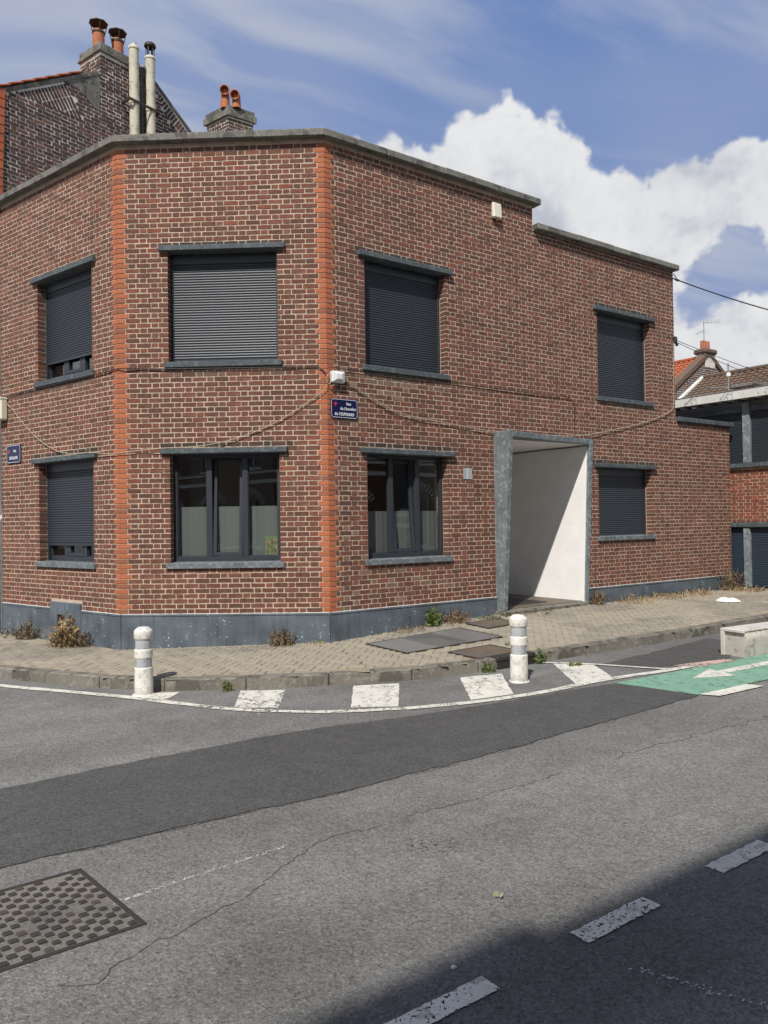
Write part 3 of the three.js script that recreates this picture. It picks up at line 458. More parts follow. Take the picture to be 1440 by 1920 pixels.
// quoin bricks: bent round the corner, long and short by turns
const quoinLen = i => i % 2 ? [0.152, 0.102] : [0.102, 0.155];
{
  const r = rng(61), n = Math.floor(H1 / COURSE);
  const bend = (d1, d2, n1, n2, l1, l2, v) => {         // corner at the origin, arms along d1 and d2, 3 mm proud
    const rr = rng(v), pr = 0.0035 + rr() * 0.002, j = () => (rr() - 0.5) * 0.004, y0 = JOINT / 2 + 0.0005 + j() * 0.4, y1 = COURSE - JOINT / 2 + j() * 0.4;
    const det = n1[0] * n2[1] - n1[1] * n2[0], off = s => [(s * n2[1] - s * n1[1]) / det, (n1[0] * s - n2[0] * s) / det];
    const O = off(pr), I = off(-0.05), a = l1 + j(), b = l2 + j();
    const arm = (d, nn, l, s) => { const o0 = O, i0 = I, o1 = [d[0] * l + nn[0] * pr, d[1] * l + nn[1] * pr], i1 = [d[0] * l - nn[0] * 0.05, d[1] * l - nn[1] * 0.05]; return hexa([[o0[0], y0, o0[1]], [o1[0], y0, o1[1]], [o0[0], y1, o0[1]], [o1[0], y1, o1[1]], [i0[0], y0, i0[1]], [i1[0], y0, i1[1]], [i0[0], y1, i0[1]], [i1[0], y1, i1[1]]], 0.0025); };
    return mergeGeometries([arm(d1, n1, a), arm(d2, n2, b)]);
  };
  const mk = (d1, d2, n1, n2) => [0, 1].map(p => [1, 2, 3].map(v => { const [l1, l2] = quoinLen(p); return bend(d1, d2, n1, n2, l1, l2, v + p * 9); }));
  const gB = mk([-dC[0], -dC[1]], dR, nC, nR), gA = mk(dC, dL, nC, nL);
  for (const [P, G] of [[A, gA], [B, gB]]) for (let i = 0; i < n; i++) { const m = mesh('quoin_brick', G[i % 2][Math.floor(r() * 3)], M.orange[r() < 0.42 ? 0 : r() < 0.45 ? 1 : r() < 0.6 ? 2 : 3], house); m.position.set(P[0] - house.position.x, i * COURSE - house.position.y, P[1] - house.position.z); }
}
{ // the brickwork of the three faces and the low end wall
  const q = i => quoinLen(i), J = JOINT, all = [];
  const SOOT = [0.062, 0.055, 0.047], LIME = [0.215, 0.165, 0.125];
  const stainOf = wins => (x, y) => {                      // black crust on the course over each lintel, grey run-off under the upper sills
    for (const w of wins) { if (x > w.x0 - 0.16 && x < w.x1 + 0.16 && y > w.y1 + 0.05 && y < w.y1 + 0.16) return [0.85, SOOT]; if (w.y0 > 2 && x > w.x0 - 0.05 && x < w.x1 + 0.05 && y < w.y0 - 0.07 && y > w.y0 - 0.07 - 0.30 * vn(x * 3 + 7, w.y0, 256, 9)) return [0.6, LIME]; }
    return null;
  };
  const near = (x, y, cx, cy, rx, ry) => Math.max(0, 1 - Math.hypot((x - cx) / rx, (y - cy) / ry));
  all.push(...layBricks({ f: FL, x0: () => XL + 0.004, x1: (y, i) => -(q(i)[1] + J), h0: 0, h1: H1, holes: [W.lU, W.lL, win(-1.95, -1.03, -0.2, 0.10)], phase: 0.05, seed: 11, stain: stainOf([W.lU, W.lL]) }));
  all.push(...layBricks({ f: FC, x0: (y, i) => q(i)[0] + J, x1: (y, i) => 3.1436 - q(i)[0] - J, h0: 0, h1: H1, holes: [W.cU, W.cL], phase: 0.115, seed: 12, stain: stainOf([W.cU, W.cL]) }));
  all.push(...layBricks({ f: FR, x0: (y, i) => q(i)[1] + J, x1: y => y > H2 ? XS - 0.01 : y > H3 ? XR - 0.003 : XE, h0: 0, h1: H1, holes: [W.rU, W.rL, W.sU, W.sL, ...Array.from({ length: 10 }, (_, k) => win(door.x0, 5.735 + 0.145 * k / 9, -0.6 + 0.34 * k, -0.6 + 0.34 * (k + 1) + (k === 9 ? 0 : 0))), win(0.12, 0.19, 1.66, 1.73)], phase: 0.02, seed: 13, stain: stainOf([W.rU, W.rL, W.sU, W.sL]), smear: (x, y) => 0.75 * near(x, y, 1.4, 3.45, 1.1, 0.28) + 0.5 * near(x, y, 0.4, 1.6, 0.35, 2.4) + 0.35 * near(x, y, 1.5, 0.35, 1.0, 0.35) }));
  brickMeshes(all, house, 300, 77);
}
{ // plinth, vent, copings, slabs
  const pl = (f, x0, x1, top) => { const g = [box(x0, x1, -0.72, top - 0.035, -0.01, 0.022, 0.004), box(x0, x1, top - 0.033, top - 0.004, -0.01, 0.030, 0.006)]; return mesh('plinth', g, M.plinth, house, f); };
  const e = 0.012;
  const p = mesh('plinth', [box(XL, -1.935, -0.75, -0.036, -0.01, 0.022, 0.004), box(-1.045, 0.006, -0.75, -0.036, -0.01, 0.022, 0.004), box(XL, -1.935, -0.034, -0.004, -0.01, 0.03, 0.006), box(-1.045, 0.006, -0.034, -0.004, -0.01, 0.03, 0.006), box(-1.935, -1.72, -0.75, 0.105, -0.01, 0.034, 0.006), box(-1.50, -1.045, -0.75, 0.105, -0.01, 0.034, 0.006), box(-1.719, -1.501, -0.10, 0.105, -0.01, 0.034, 0.006), box(-1.719, -1.501, -0.75, -0.40, -0.01, 0.034, 0.006)], M.plinth, house, FL);
  mesh('vent_hole', box(-1.73, -1.49, -0.42, -0.09, -0.36, -0.31), M.cableBlack, house, FL);
  pl(FC, 0.006, 3.138, 0); pl(FR, -0.006, door.x0 + 0.02, 0); pl(FR, door.x1 - 0.12, XE + 0.01, 0);
  for (const [f, x0, x1] of [[FL, XL, -1.95], [FL, -1.04, 0.008], [FC, 0.004, 3.14], [FR, -0.004, door.x0], [FR, door.x1 - 0.1, XE]]) mesh('mortar_fillet', box(x0, x1, -0.0035, 0.006, -0.005, 0.017, 0.003), M.whiteEdge, house, f);
  const cop = (f, x0, x1, y, p, r) => { const rr = rng(r), n = Math.max(1, Math.round((x1 - x0) / 1.05)); for (let i = 0; i < n; i++) { const a = mix(x0, x1, i / n), b = mix(x0, x1, (i + 1) / n), d = (rr() - 0.5) * 0.006; mesh('coping_stone', box(a + 0.002, b - 0.002, y + d, y + 0.112 + d, -0.36, p + d, 0.012), M.concrete, house, f); } };
  const cap = 0.125, tA = 0.36 * cap;
  // copings meet on the mitre; the corner lengths make up for the overhang
  cop(FL, XL - 0.05, 0.04, 7.052, cap, 3); cop(FC, -0.035, 3.18, 7.055, cap, 5); cop(FR, -0.04, 4.53, 7.0505, cap, 7); cop(FR, XS + 0.012, 8.76, 6.606, cap, 9);
  for (const [f, a, b, y] of [[FL, XL, 0, H1], [FC, 0, 3.14, H1], [FR, 0, XS, H1], [FR, XS, XR, H2]]) mesh('mortar_bed', box(a, b, y - 0.002, y + 0.02, -0.28, 0.012), M.mortar, house, f);
  mesh('wall_coping', box(XR + 0.02, XE + 0.09, H3 + 0.001, H3 + 0.10, -0.30, 0.065, 0.01), M.lintel, house, FR);
  const back = [[A[0] + dL[0] * 3.5, A[1] + dL[1] * 3.5], A, B, [B[0] + dR[0] * 8.68, B[1] + dR[1] * 8.68], [B[0] + dR[0] * 8.68 - nR[0] * 6, B[1] + dR[1] * 8.68 - nR[1] * 6], [A[0] + dL[0] * 3.5 - nL[0] * 8, A[1] + dL[1] * 3.5 - nL[1] * 8]].map(p => [p[0], p[1]]);
  const ctr = [0, 0]; back.forEach(p => { ctr[0] += p[0] / 6; ctr[1] += p[1] / 6; }); const inn = back.map(p => [mix(p[0], ctr[0], 0.035), mix(p[1], ctr[1], 0.035)]);
  const off = g => g;   // world coordinates: mesh() takes the group's base off
  mesh('roof_slab', off(prism(inn, 6.35, 6.5)), M.concrete, house); mesh('floor_slab', off(prism(inn, 2.88, 3.1)), M.interior, house); mesh('floor_slab', off(prism(inn, -0.55, -0.42)), M.interior, house);
  const wallBetween = (a, b, y0, y1) => { const d = Math.hypot(b[0] - a[0], b[1] - a[1]), n = [-(b[1] - a[1]) / d * 0.12, (b[0] - a[0]) / d * 0.12]; return off(prism([a, b, [b[0] + n[0], b[1] + n[1]], [a[0] + n[0], a[1] + n[1]]], y0, y1)); };
  const inb = back.map(p => [mix(p[0], ctr[0], 0.06), mix(p[1], ctr[1], 0.06)]);
  mesh('back_wall', [wallBetween(inb[3], inb[4], -0.6, 6.34), wallBetween(inb[4], inb[5], -0.6, 6.34), wallBetween(inb[5], inb[0], -0.6, 6.34)], M.interior, house);
}
// windows, shutters, lintels, sills
const slatGeo = {};
function slat(w) {
  const key = w.toFixed(3); if (slatGeo[key]) return slatGeo[key];
  const prof = [[-0.0195, -0.004], [-0.0172, 0.0], [-0.012, 0.0045], [-0.004, 0.0072], [0.005, 0.0072], [0.0125, 0.0045], [0.0165, 0.0005], [0.0195, -0.001]], pos = [];
  for (let i = 0; i + 1 < prof.length; i++) { const [y0, z0] = prof[i], [y1, z1] = prof[i + 1], a = -w / 2, b = w / 2; pos.push(a, y0, z0, b, y0, z0, b, y1, z1, a, y0, z0, b, y1, z1, a, y1, z1); }
  return slatGeo[key] = finish(pos);
}
function shutter(f, o, bottom) {
  const z = -0.155, w = o.x1 - o.x0, boxH = 0.15, rail = 0.04, top = o.y1 - boxH;
  const m = mesh('roller_shutter', [box(o.x0 + 0.004, o.x1 - 0.004, top, o.y1 - 0.003, z - 0.09, z + 0.022, 0.006), box(o.x0 + 0.004, o.x0 + rail, o.y0 + 0.012, top - 0.001, z - 0.02, z + 0.02, 0.004), box(o.x1 - rail, o.x1 - 0.004, o.y0 + 0.012, top - 0.001, z - 0.02, z + 0.02, 0.004), box(o.x0 + rail + 0.002, o.x1 - rail - 0.002, bottom + 0.004, bottom + 0.05, z - 0.008, z + 0.008, 0.003)], M.shutter, house, f);
  const g = slat(w - 2 * rail - 0.004); let n = 0;
  for (let y = bottom + 0.05 + 0.02; y < top + 0.015; y += 0.039) { const s = shade(new THREE.Mesh(g, M.shutter)); s.name = 'slat'; s.position.set((o.x0 + o.x1) / 2, y, z); m.add(s); n++; }
  mesh('lath_backing', box(o.x0 + rail, o.x1 - rail, bottom + 0.05, top, z - 0.012, z - 0.007), M.shutter, m);
  return m;
}
function casement(f, o, z, lights, film) {               // fixed outer frame with lights; a tilted sash where asked
  const t = 0.055, d = 0.07, n = lights.length, w = (o.x1 - o.x0) / n, parts = [box(o.x0, o.x1, o.y0, o.y0 + 0.085, z - d, z, 0.004), box(o.x0, o.x1, o.y1 - t, o.y1, z - d, z, 0.004), box(o.x0, o.x0 + t, o.y0 + 0.085, o.y1 - t, z - d, z, 0.004), box(o.x1 - t, o.x1, o.y0 + 0.085, o.y1 - t, z - d, z, 0.004)];
  for (let i = 1; i < n; i++) parts.push(box(o.x0 + w * i - 0.042, o.x0 + w * i + 0.042, o.y0 + 0.085, o.y1 - t, z - d, z + 0.002, 0.004));
  for (let k = 0; k < 6; k++) parts.push(box(mix(o.x0, o.x1, (k + 0.5) / 6) - 0.014, mix(o.x0, o.x1, (k + 0.5) / 6) + 0.014, o.y0 + 0.03, o.y0 + 0.042, z, z + 0.008, 0.002));
  const m = mesh('window', parts, M.frame, house, f);
  lights.forEach((kind, i) => {
    const a = o.x0 + (i ? w * i + 0.042 : t), b = o.x0 + (i < n - 1 ? w * (i + 1) - 0.042 : w * n - t), y0 = o.y0 + 0.085, y1 = o.y1 - t;
    if (kind === 'fix') { mesh('pane', box(a, b, y0, y1, z - 0.045, z - 0.041), M.glass, m); mesh('glazing_bead', [box(a, b, y0, y0 + 0.012, z - 0.04, z - 0.02), box(a, a + 0.010, y0 + 0.012, y1, z - 0.04, z - 0.02), box(b - 0.010, b, y0 + 0.012, y1, z - 0.04, z - 0.02)], M.frame, m); }
    else {
      const s = 0.06, tilt = g => { g.translate(0, -y0, -z + 0.03); g.rotateX(kind === 'tilt' ? -0.075 : -0.004); g.translate(0, y0, z - 0.03); return g; };
      const sash = mesh('sash', [[a + 0.006, b - 0.006, y0 + 0.006, y0 + s], [a + 0.006, b - 0.006, y1 - s, y1 - 0.006], [a + 0.006, a + s, y0 + s, y1 - s], [b - s, b - 0.006, y0 + s, y1 - s]].map(q => tilt(box(...q, z - 0.06, z + 0.004, 0.004))), M.frame, m);
      mesh('pane', tilt(box(a + s, b - s, y0 + s, y1 - s, z - 0.035, z - 0.031)), M.glass, m);
      mesh('handle', tilt(box(b - s + 0.02, b - s + 0.035, (y0 + y1) / 2 - 0.06, (y0 + y1) / 2 + 0.06, z - 0.085, z - 0.062, 0.004)), M.boxWhite, m);
    }
  });
  if (film) mesh('half_curtain', (() => { const pos = [], N = 60, zz = z - 0.115; for (let i = 0; i < N; i++) { const X = k => mix(o.x0 + 0.02, o.x1 - 0.02, k / N), Z = k => zz + Math.sin(k * 1.7) * 0.002 + Math.sin(k * 0.6) * 0.004; pos.push(X(i), o.y0 + 0.02, Z(i), X(i + 1), o.y0 + 0.02, Z(i + 1), X(i + 1), film, Z(i + 1), X(i), o.y0 + 0.02, Z(i), X(i + 1), film, Z(i + 1), X(i), film, Z(i)); } return finish(pos); })(), M.film, m);
  return m;
}
function trim(f, o, lp = 0.07, sp = 0.042) {
  const c = (o.x0 + o.x1) / 2, h = (o.x1 - o.x0) / 2;
  mesh('lintel', box(c - h - 0.13, c + h + 0.13, o.y1 - 0.002, o.y1 + 0.078, -0.16, lp, 0.008), M.lintel, house, f);
  mesh('sill', hexa([[c - h - 0.065, o.y0 - 0.088, -0.16], [c + h + 0.065, o.y0 - 0.088, -0.16], [c - h - 0.065, o.y0 + 0.012, -0.16], [c + h + 0.065, o.y0 + 0.012, -0.16], [c - h - 0.065, o.y0 - 0.088, sp], [c + h + 0.065, o.y0 - 0.088, sp], [c - h - 0.065, o.y0 - 0.002, sp], [c + h + 0.065, o.y0 - 0.002, sp]], 0.007), o.y0 < 2 ? M.sill : M.lintel, house, f);
}
for (const [f, k] of [[FC, 'cU'], [FC, 'cL'], [FR, 'rU'], [FR, 'rL'], [FR, 'sU'], [FR, 'sL'], [FL, 'lU'], [FL, 'lL']]) trim(f, W[k]);
shutter(FC, W.cU, W.cU.y0 + 0.012); shutter(FR, W.rU, W.rU.y0 + 0.012); shutter(FR, W.sU, W.sU.y0 + 0.012); shutter(FR, W.sL, W.sL.y0 + 0.012); shutter(FL, W.lU, W.lU.y0 + 0.30); shutter(FL, W.lL, W.lL.y0 + 0.26);
casement(FC, grow(W.cL, -0.002), -0.15, ['fix', 'tilt', 'fix'], 1.60);
casement(FR, grow(W.rL, -0.002), -0.13, ['fix', 'tilt', 'fix'], 1.50);
casement(FL, grow(W.lU, -0.002), -0.185, ['fix', 'sash', 'fix'], 0); casement(FL, grow(W.lL, -0.002), -0.185, ['fix', 'sash', 'fix'], 0);
mesh('inner_panel', [box(W.cU.x0 - 0.02, W.cU.x1 + 0.02, W.cU.y0 - 0.05, W.cU.y1, -0.33, -0.302)], M.interior, house, FC);
mesh('inner_panel', [box(W.rU.x0 - 0.02, W.rU.x1 + 0.02, W.rU.y0 - 0.05, W.rU.y1, -0.33, -0.302), box(W.sU.x0 - 0.02, W.sU.x1 + 0.02, W.sU.y0 - 0.05, W.sU.y1, -0.33, -0.302), box(W.sL.x0 - 0.02, W.sL.x1 + 0.02, W.sL.y0 - 0.05, W.sL.y1, -0.33, -0.302)], M.interior, house, FR);
{ // the slanting porch: surround, white inner walls, slab
  const H = (pts, b = 0.006) => hexa(pts, b);
  const fin = H([[3.36, -0.24, -0.02], [3.47, -0.24, -0.02], [3.36, 2.86, -0.02], [3.47, 2.86, -0.02], [3.36, -0.24, 0.18], [3.47, -0.24, 0.17], [3.36, 2.86, 0.385], [3.47, 2.86, 0.372]]);
  const head = H([[3.472, 2.755, -0.02], [5.83, 2.755, -0.02], [3.472, 2.85, -0.02], [5.83, 2.85, -0.02], [3.472, 2.755, 0.36], [5.83, 2.755, 0.052], [3.472, 2.85, 0.368], [5.83, 2.85, 0.058]]);
  const jamb = H([[5.66, -0.30, -0.03], [5.76, -0.30, -0.03], [5.832, 2.86, -0.03], [5.94, 2.86, -0.03], [5.66, -0.30, 0.02], [5.76, -0.30, 0.02], [5.832, 2.86, 0.06], [5.94, 2.86, 0.05]]);
  const s = mesh('porch_surround', [fin, head, jamb], M.porch, house, FR);
  const wallR = H([[5.64, -0.3, -2.1], [5.80, -0.3, -2.1], [5.81, 2.80, -2.1], [5.99, 2.80, -2.1], [5.655, -0.3, -0.008], [5.80, -0.3, -0.008], [5.828, 2.80, -0.008], [5.99, 2.80, -0.008]], 0.003);
  mesh('porch_wall', wallR, M.plaster, house, FR);
  mesh('porch_wall', box(3.30, 3.46, -0.3, 2.80, -2.1, -0.022), M.plaster, house, FR);
  mesh('porch_wall', box(3.25, 6.0, -0.3, 2.84, -2.26, -2.102), M.plaster, house, FR);
  mesh('porch_ceiling', box(3.28, 6.0, 2.758, 2.86, -2.2, -0.022), M.plaster, house, FR);
  mesh('porch_floor', box(3.30, 5.9, -0.36, -0.235, -2.2, -0.05), M.treadBrown, house, FR);
  mesh('doorstep', H([[3.30, -0.335, -0.048], [5.75, -0.335, -0.048], [3.30, -0.242, -0.048], [5.75, -0.242, -0.048], [3.30, -0.315, 0.27], [5.75, -0.335, 0.055], [3.30, -0.245, 0.27], [5.75, -0.262, 0.055]], 0.012), M.kerb, house, FR);
  mesh('doormat', box(3.75, 5.0, -0.236, -0.222, -1.5, -0.35, 0.004), M.cableBlack, house, FR);
  mesh('letter_flap', box(4.9, 5.3, -0.06, 0.0, -2.1, -1.98, 0.01), M.darkMetal, house, FR);
  const dr = mesh('front_door', box(3.75, 4.7, -0.23, 1.95, -2.10, -2.06, 0.006), M.frame, house, FR); mesh('door_handle', box(4.58, 4.62, 0.75, 0.92, -2.06, -2.02, 0.005), M.zinc, dr);
  mesh('porch_wire', tube([[5.80, 2.74, -0.03], [5.79, 2.735, -0.5], [5.79, 2.745, -1.1], [5.788, 2.74, -1.7], [5.79, 2.745, -2.08]].map(p => new THREE.Vector3(...p)), 0.009), M.cableBlack, house, FR);
}
{ // roof chimney behind the parapet, with two bent clay pots
  const o = [-3.34, -17.0], l1 = 0.62, l2 = 0.72, top = 10.42;
  const f1 = pose(o, dR), f2 = pose([o[0] + dL[0] * l2, o[1] + dL[1] * l2], [-dL[0], -dL[1]]);
  const par = (m, y0, y1) => prism([[o[0] - dR[0] * m - dL[0] * m, o[1] - dR[1] * m - dL[1] * m], [o[0] + dR[0] * (l1 + m) - dL[0] * m, o[1] + dR[1] * (l1 + m) - dL[1] * m], [o[0] + dR[0] * (l1 + m) + dL[0] * (l2 + m), o[1] + dR[1] * (l1 + m) + dL[1] * (l2 + m)], [o[0] + dL[0] * (l2 + m) - dR[0] * m, o[1] + dL[1] * (l2 + m) - dR[1] * m]], y0, y1);
  const ch = mesh('chimney', par(-0.006, 6.4, top), M.mortarWhite, house);
  const cp = mesh('chimney_cap', [par(0.05, top, top + 0.13), par(0.02, top + 0.13, top + 0.24)], M.concrete, ch); cp.position.set(0, 0, 0);
  const list = [...layBricks({ f: f1, x0: () => 0.004, x1: () => l1 - 0.004, h0: 8.2, h1: top, tone: darkTone, seed: 91 }), ...layBricks({ f: f2, x0: () => 0.004, x1: () => l2 - 0.004, h0: 8.2, h1: top, tone: darkTone, seed: 92, phase: 0.1 })];
  for (const b of list) b.depth = 0.012;
  const holder = new THREE.Group(); brickMeshes(list, holder, 0, 93); ch.add(holder.children[0]);
  for (const [px, pz, hh, turn] of [[-3.42, -17.1, 11.13, 0.25], [-3.17, -17.1, 11.02, -0.3]]) {
    const b = new THREE.Vector3(px, top + 0.2, pz), dir = new THREE.Vector3(Math.sin(turn) * 0.3 + 0.05, -0.25, 0.95).normalize(), c1 = new THREE.Vector3(px, hh - 0.12, pz);
    const g = [boxUv(new THREE.CylinderGeometry(0.088, 0.105, hh - 0.12 - b.y, 18, 1, true)).translate(px, (b.y + hh - 0.12) / 2, pz), boxUv(new THREE.SphereGeometry(0.09, 16, 10)).translate(c1.x, c1.y, c1.z)];
    const end = c1.clone().addScaledVector(dir, 0.17), q = new THREE.Quaternion().setFromUnitVectors(new THREE.Vector3(0, 1, 0), dir);
    const hd = lathe([[0.082, 0], [0.086, 0.10], [0.105, 0.13], [0.108, 0.165], [0.085, 0.165], [0.078, 0.03], [0, 0.028]], 18); hd.applyQuaternion(q); hd.translate(c1.x, c1.y, c1.z); g.push(hd);
    mesh('chimney_pot', g, M.clay, ch);
  }
}

// ---------------------------------------------------------------- the gabled house next door (left)
const gable = thing('gabled_house', 'old dark brick gabled house with white mortar and big chimney', 'building', [GO[0], -0.55, GO[1]]);
{
  const RW = 3.05, RH = 11.06, EH = 9.16, sl = (RH - EH) / RW, sr = 0.74;
  const leftAt = y => y < EH ? 0.05 : (y - EH) / sl + 0.05, rightAt = y => RW + (RH - y) / sr;
  const Z0 = -0.3, BW = rightAt(3);
  mesh('wall_core', slab([[0.02, -0.6], [8.5, -0.6], [8.5, rightAt(8.5) < 8.5 ? RH - (8.5 - RW) * sr : 7], [RW, RH], [0.02, EH]], [], Z0, -0.0065), M.mortarWhite, gable, FG);
  const list = layBricks({ f: FG, x0: y => leftAt(y + 0.04) + (y > EH ? 0.02 : 0), x1: y => Math.min(8.4, rightAt(y + 0.04)), h0: 6.9, h1: RH - 0.05, tone: darkTone, seed: 201, holes: [] }).filter(b => !(b.x > 2.06 && b.x < 2.98 && b.y > 10.2));
  const tumble = (x0, x1, hAt, slope, dep) => {            // bricks laid square to the verge, in a band below it
    const an = Math.atan(slope), cx = Math.cos(an), sn = Math.sin(an), r = rng(77);
    for (let i = list.length - 1; i >= 0; i--) { const b = list[i], d = (hAt(b.x) - b.y) * cx, xf = b.x - sn * d; if (xf > x0 && xf < x1 && d < dep(xf) - 0.02) list.splice(i, 1); }
    for (let s = x0; s < x1; s += 0.076 * cx) { const top = hAt(s), D = dep(s); for (let q = 0.03; q < D - 0.05; q += 0.225) { const len = Math.min(0.212, D - q); if (len < 0.06) continue; const d = q + len / 2; list.push({ f: FG, x: s + sn * d, y: top - cx * d, w: 0.062, h: len, depth: 0.014, whole: false, st: false, col: darkTone(r), rot: an }); } }
  };
  tumble(0.42, 1.3, x => EH - 0.07 + x * sl, sl, x => 0.12 + 0.62 * clamp((x - 0.42) / 0.9));
  tumble(3.35, 4.9, x => RH - 0.07 - (x - RW) * sr, -sr, x => 0.24 + 0.12 * Math.sin(x * 5));
  for (const b of list) { b.w -= 0.003; b.h -= 0.0025; }
  brickMeshes(list, gable, 300, 203, 'brick', 1.7);
  // cement verge and tile edges
  const run = (pts, w, z0, z1) => pts.slice(1).map((p, i) => { const q = pts[i], l = Math.hypot(p[0] - q[0], p[1] - q[1]), n = [-(p[1] - q[1]) / l * w, (p[0] - q[0]) / l * w]; return hexa([[q[0], q[1], z0], [p[0], p[1], z0], [q[0] + n[0], q[1] + n[1], z0], [p[0] + n[0], p[1] + n[1], z0], [q[0], q[1], z1], [p[0], p[1], z1], [q[0] + n[0], q[1] + n[1], z1], [p[0] + n[0], p[1] + n[1], z1]], 0.008); });
  mesh('cement_verge', [...run([[-0.02, EH - 0.07], [2.045, EH - 0.07 + 2.065 * sl]], 0.075, -0.3, 0.018), ...run([[RW, RH - 0.07], [7.5, RH - 0.07 - (7.5 - RW) * sr]], 0.075, -0.3, 0.018), ...run([[0.10, 6.8], [0.02, 9.1]], 0.09, -0.3, 0.012)], M.concrete, gable, FG);
  mesh('cement_patch', slab([[1.25, 9.93], [1.5, 9.88], [1.72, 9.80], [1.9, 9.66], [2.02, 9.62], [2.04, 9.9], [2.03, 10.34], [1.75, 10.20], [1.6, 10.08]], [], -0.004, 0.006), M.concrete, gable, FG);
  const r = rng(5), L = Math.hypot(RW, RH - EH), n = 13;
  for (let i = 0; i < n; i++) { const t0 = i / n, t1 = (i + 1.15) / n, a = [RW * t0 - 0.05, EH + 0.012 + (RH - EH) * t0 + 0.026], b = [RW * t1 - 0.05, EH + 0.012 + (RH - EH) * t1]; if (t0 * RW > 1.62 && t0 * RW < 2.95) continue; mesh('verge_tile', run([a, b], 0.03, -0.45, 0.05), M.tile, gable, FG); }
  for (let i = 0; i < 14; i++) { const y0 = 6.95 + i * 0.16, x = mix(-0.02, -0.10, 1 - i / 14); mesh('hung_tile', hexa([[x - 0.05, y0, -0.5], [x + 0.13, y0, -0.5], [x + 0.03, y0 + 0.19, -0.5], [x + 0.15, y0 + 0.19, -0.5], [x - 0.05, y0, 0.04], [x + 0.13, y0, 0.04], [x + 0.03, y0 + 0.19, 0.03], [x + 0.15, y0 + 0.19, 0.03]], 0.006), M.tile, gable, FG); }
  mesh('roof', [hexa([[-0.1, EH - 0.05, -6], [RW, RH - 0.08, -6], [-0.1, EH + 0.0, -6], [RW, RH - 0.02, -6], [-0.1, EH - 0.05, -0.3], [RW, RH - 0.08, -0.3], [-0.1, EH + 0.0, -0.3], [RW, RH - 0.02, -0.3]]), hexa([[RW, RH - 0.08, -6], [8, RH - 0.08 - 4.95 * sr, -6], [RW, RH - 0.02, -6], [8, RH - 0.02 - 4.95 * sr, -6], [RW, RH - 0.08, -0.3], [8, RH - 0.08 - 4.95 * sr, -0.3], [RW, RH - 0.02, -0.3], [8, RH - 0.02 - 4.95 * sr, -0.3]])], M.tile, gable, FG);
  mesh('front_wall', box(0.0545, 0.3, -0.6, 7.0, -6, -0.31), M.mortar, gable, FG);
  mesh('mansard', hexa([[-0.12, 6.9, -6], [0.25, 6.9, -6], [-0.02, 9.1, -6], [0.25, 9.1, -6], [-0.12, 6.9, -0.52], [0.25, 6.9, -0.52], [-0.02, 9.1, -0.52], [0.25, 9.1, -0.52]]), M.tile, gable, FG);
  const fr = layBricks({ f: pose([GO[0] - wG[0] * -0.05 + dL[0] * 6, GO[1] - wG[1] * -0.05 + dL[1] * 6], [-dL[0], -dL[1]]), x0: () => 0, x1: () => 5.7, h0: -0.1, h1: 6.85, seed: 209 }); for (const b of fr) b.depth = 0.02; const hold = new THREE.Group(); hold.position.copy(gable.position); brickMeshes(fr, hold, 0, 210); const fb = hold.children[0]; fb.name = 'front_brickwork'; gable.add(fb);
  // the big stack, flush with the gable
  const x0 = 2.05, x1 = 2.98, zb = -0.71, top = 10.86;
  const ch = mesh('chimney', box(x0 + 0.006, x1 - 0.006, 9.6, top, zb, -0.004), M.mortarWhite, gable, FG);
  const bl = [...layBricks({ f: FG, x0: () => x0, x1: () => x1, h0: 10.2, h1: top, tone: darkTone, seed: 221 }), ...layBricks({ f: pose([GO[0] + wG[0] * x0 + dL[0] * -zb, GO[1] + wG[1] * x0 + dL[1] * -zb], [-dL[0], -dL[1]]), x0: () => 0, x1: () => -zb - 0.002, h0: 10.2, h1: top, tone: darkTone, seed: 222 })];
  for (const b of bl) b.depth = 0.012; const h2 = new THREE.Group(); h2.position.copy(gable.position); brickMeshes(bl, h2, 0, 223, 'brick', 1.6); h2.children[0].name = 'chimney_brickwork'; gable.add(h2.children[0]);
  mesh('chimney_cap', [box(x0 - 0.04, x1 + 0.02, top, top + 0.05, zb - 0.04, 0.04, 0.01), box(x0 - 0.015, x1, top + 0.05, top + 0.2, zb - 0.02, 0.018, 0.02)], M.concrete, ch);
  for (const [x, z, h] of [[2.28, -0.40, 11.78], [2.70, -0.36, 11.78]]) {
    const b = top + 0.18, g = lathe([[0.125, b], [0.115, h - 0.30], [0.125, h - 0.28], [0.125, h - 0.25], [0.09, h - 0.25], [0.09, h - 0.4], [0, h - 0.4]], 20); g.translate(x, 0, z); mesh('chimney_pot', g, M.clay, ch);
    const hat = [lathe([[0.19, h - 0.10], [0.195, h - 0.085], [0.10, h - 0.03], [0.0, h]], 8).translate(x, 0, z), lathe([[0.128, h - 0.31], [0.13, h - 0.29], [0.128, h - 0.27]], 16).translate(x, 0, z)]; for (let k = 0; k < 4; k++) { const a = k * 1.57 + 0.4; hat.push(tube([new THREE.Vector3(x + Math.cos(a) * 0.12, h - 0.29, z + Math.sin(a) * 0.12), new THREE.Vector3(x + Math.cos(a) * 0.15, h - 0.18, z + Math.sin(a) * 0.15), new THREE.Vector3(x + Math.cos(a) * 0.16, h - 0.09, z + Math.sin(a) * 0.16)], 0.009, 4, 5)); }
    mesh('chimney_hat', hat, M.darkMetal, ch);
  }
  mesh('brick_buttress', box(2.985, 3.2, 9.0, 10.98, -0.3, 0.05, 0.01), M.concrete, gable, FG);
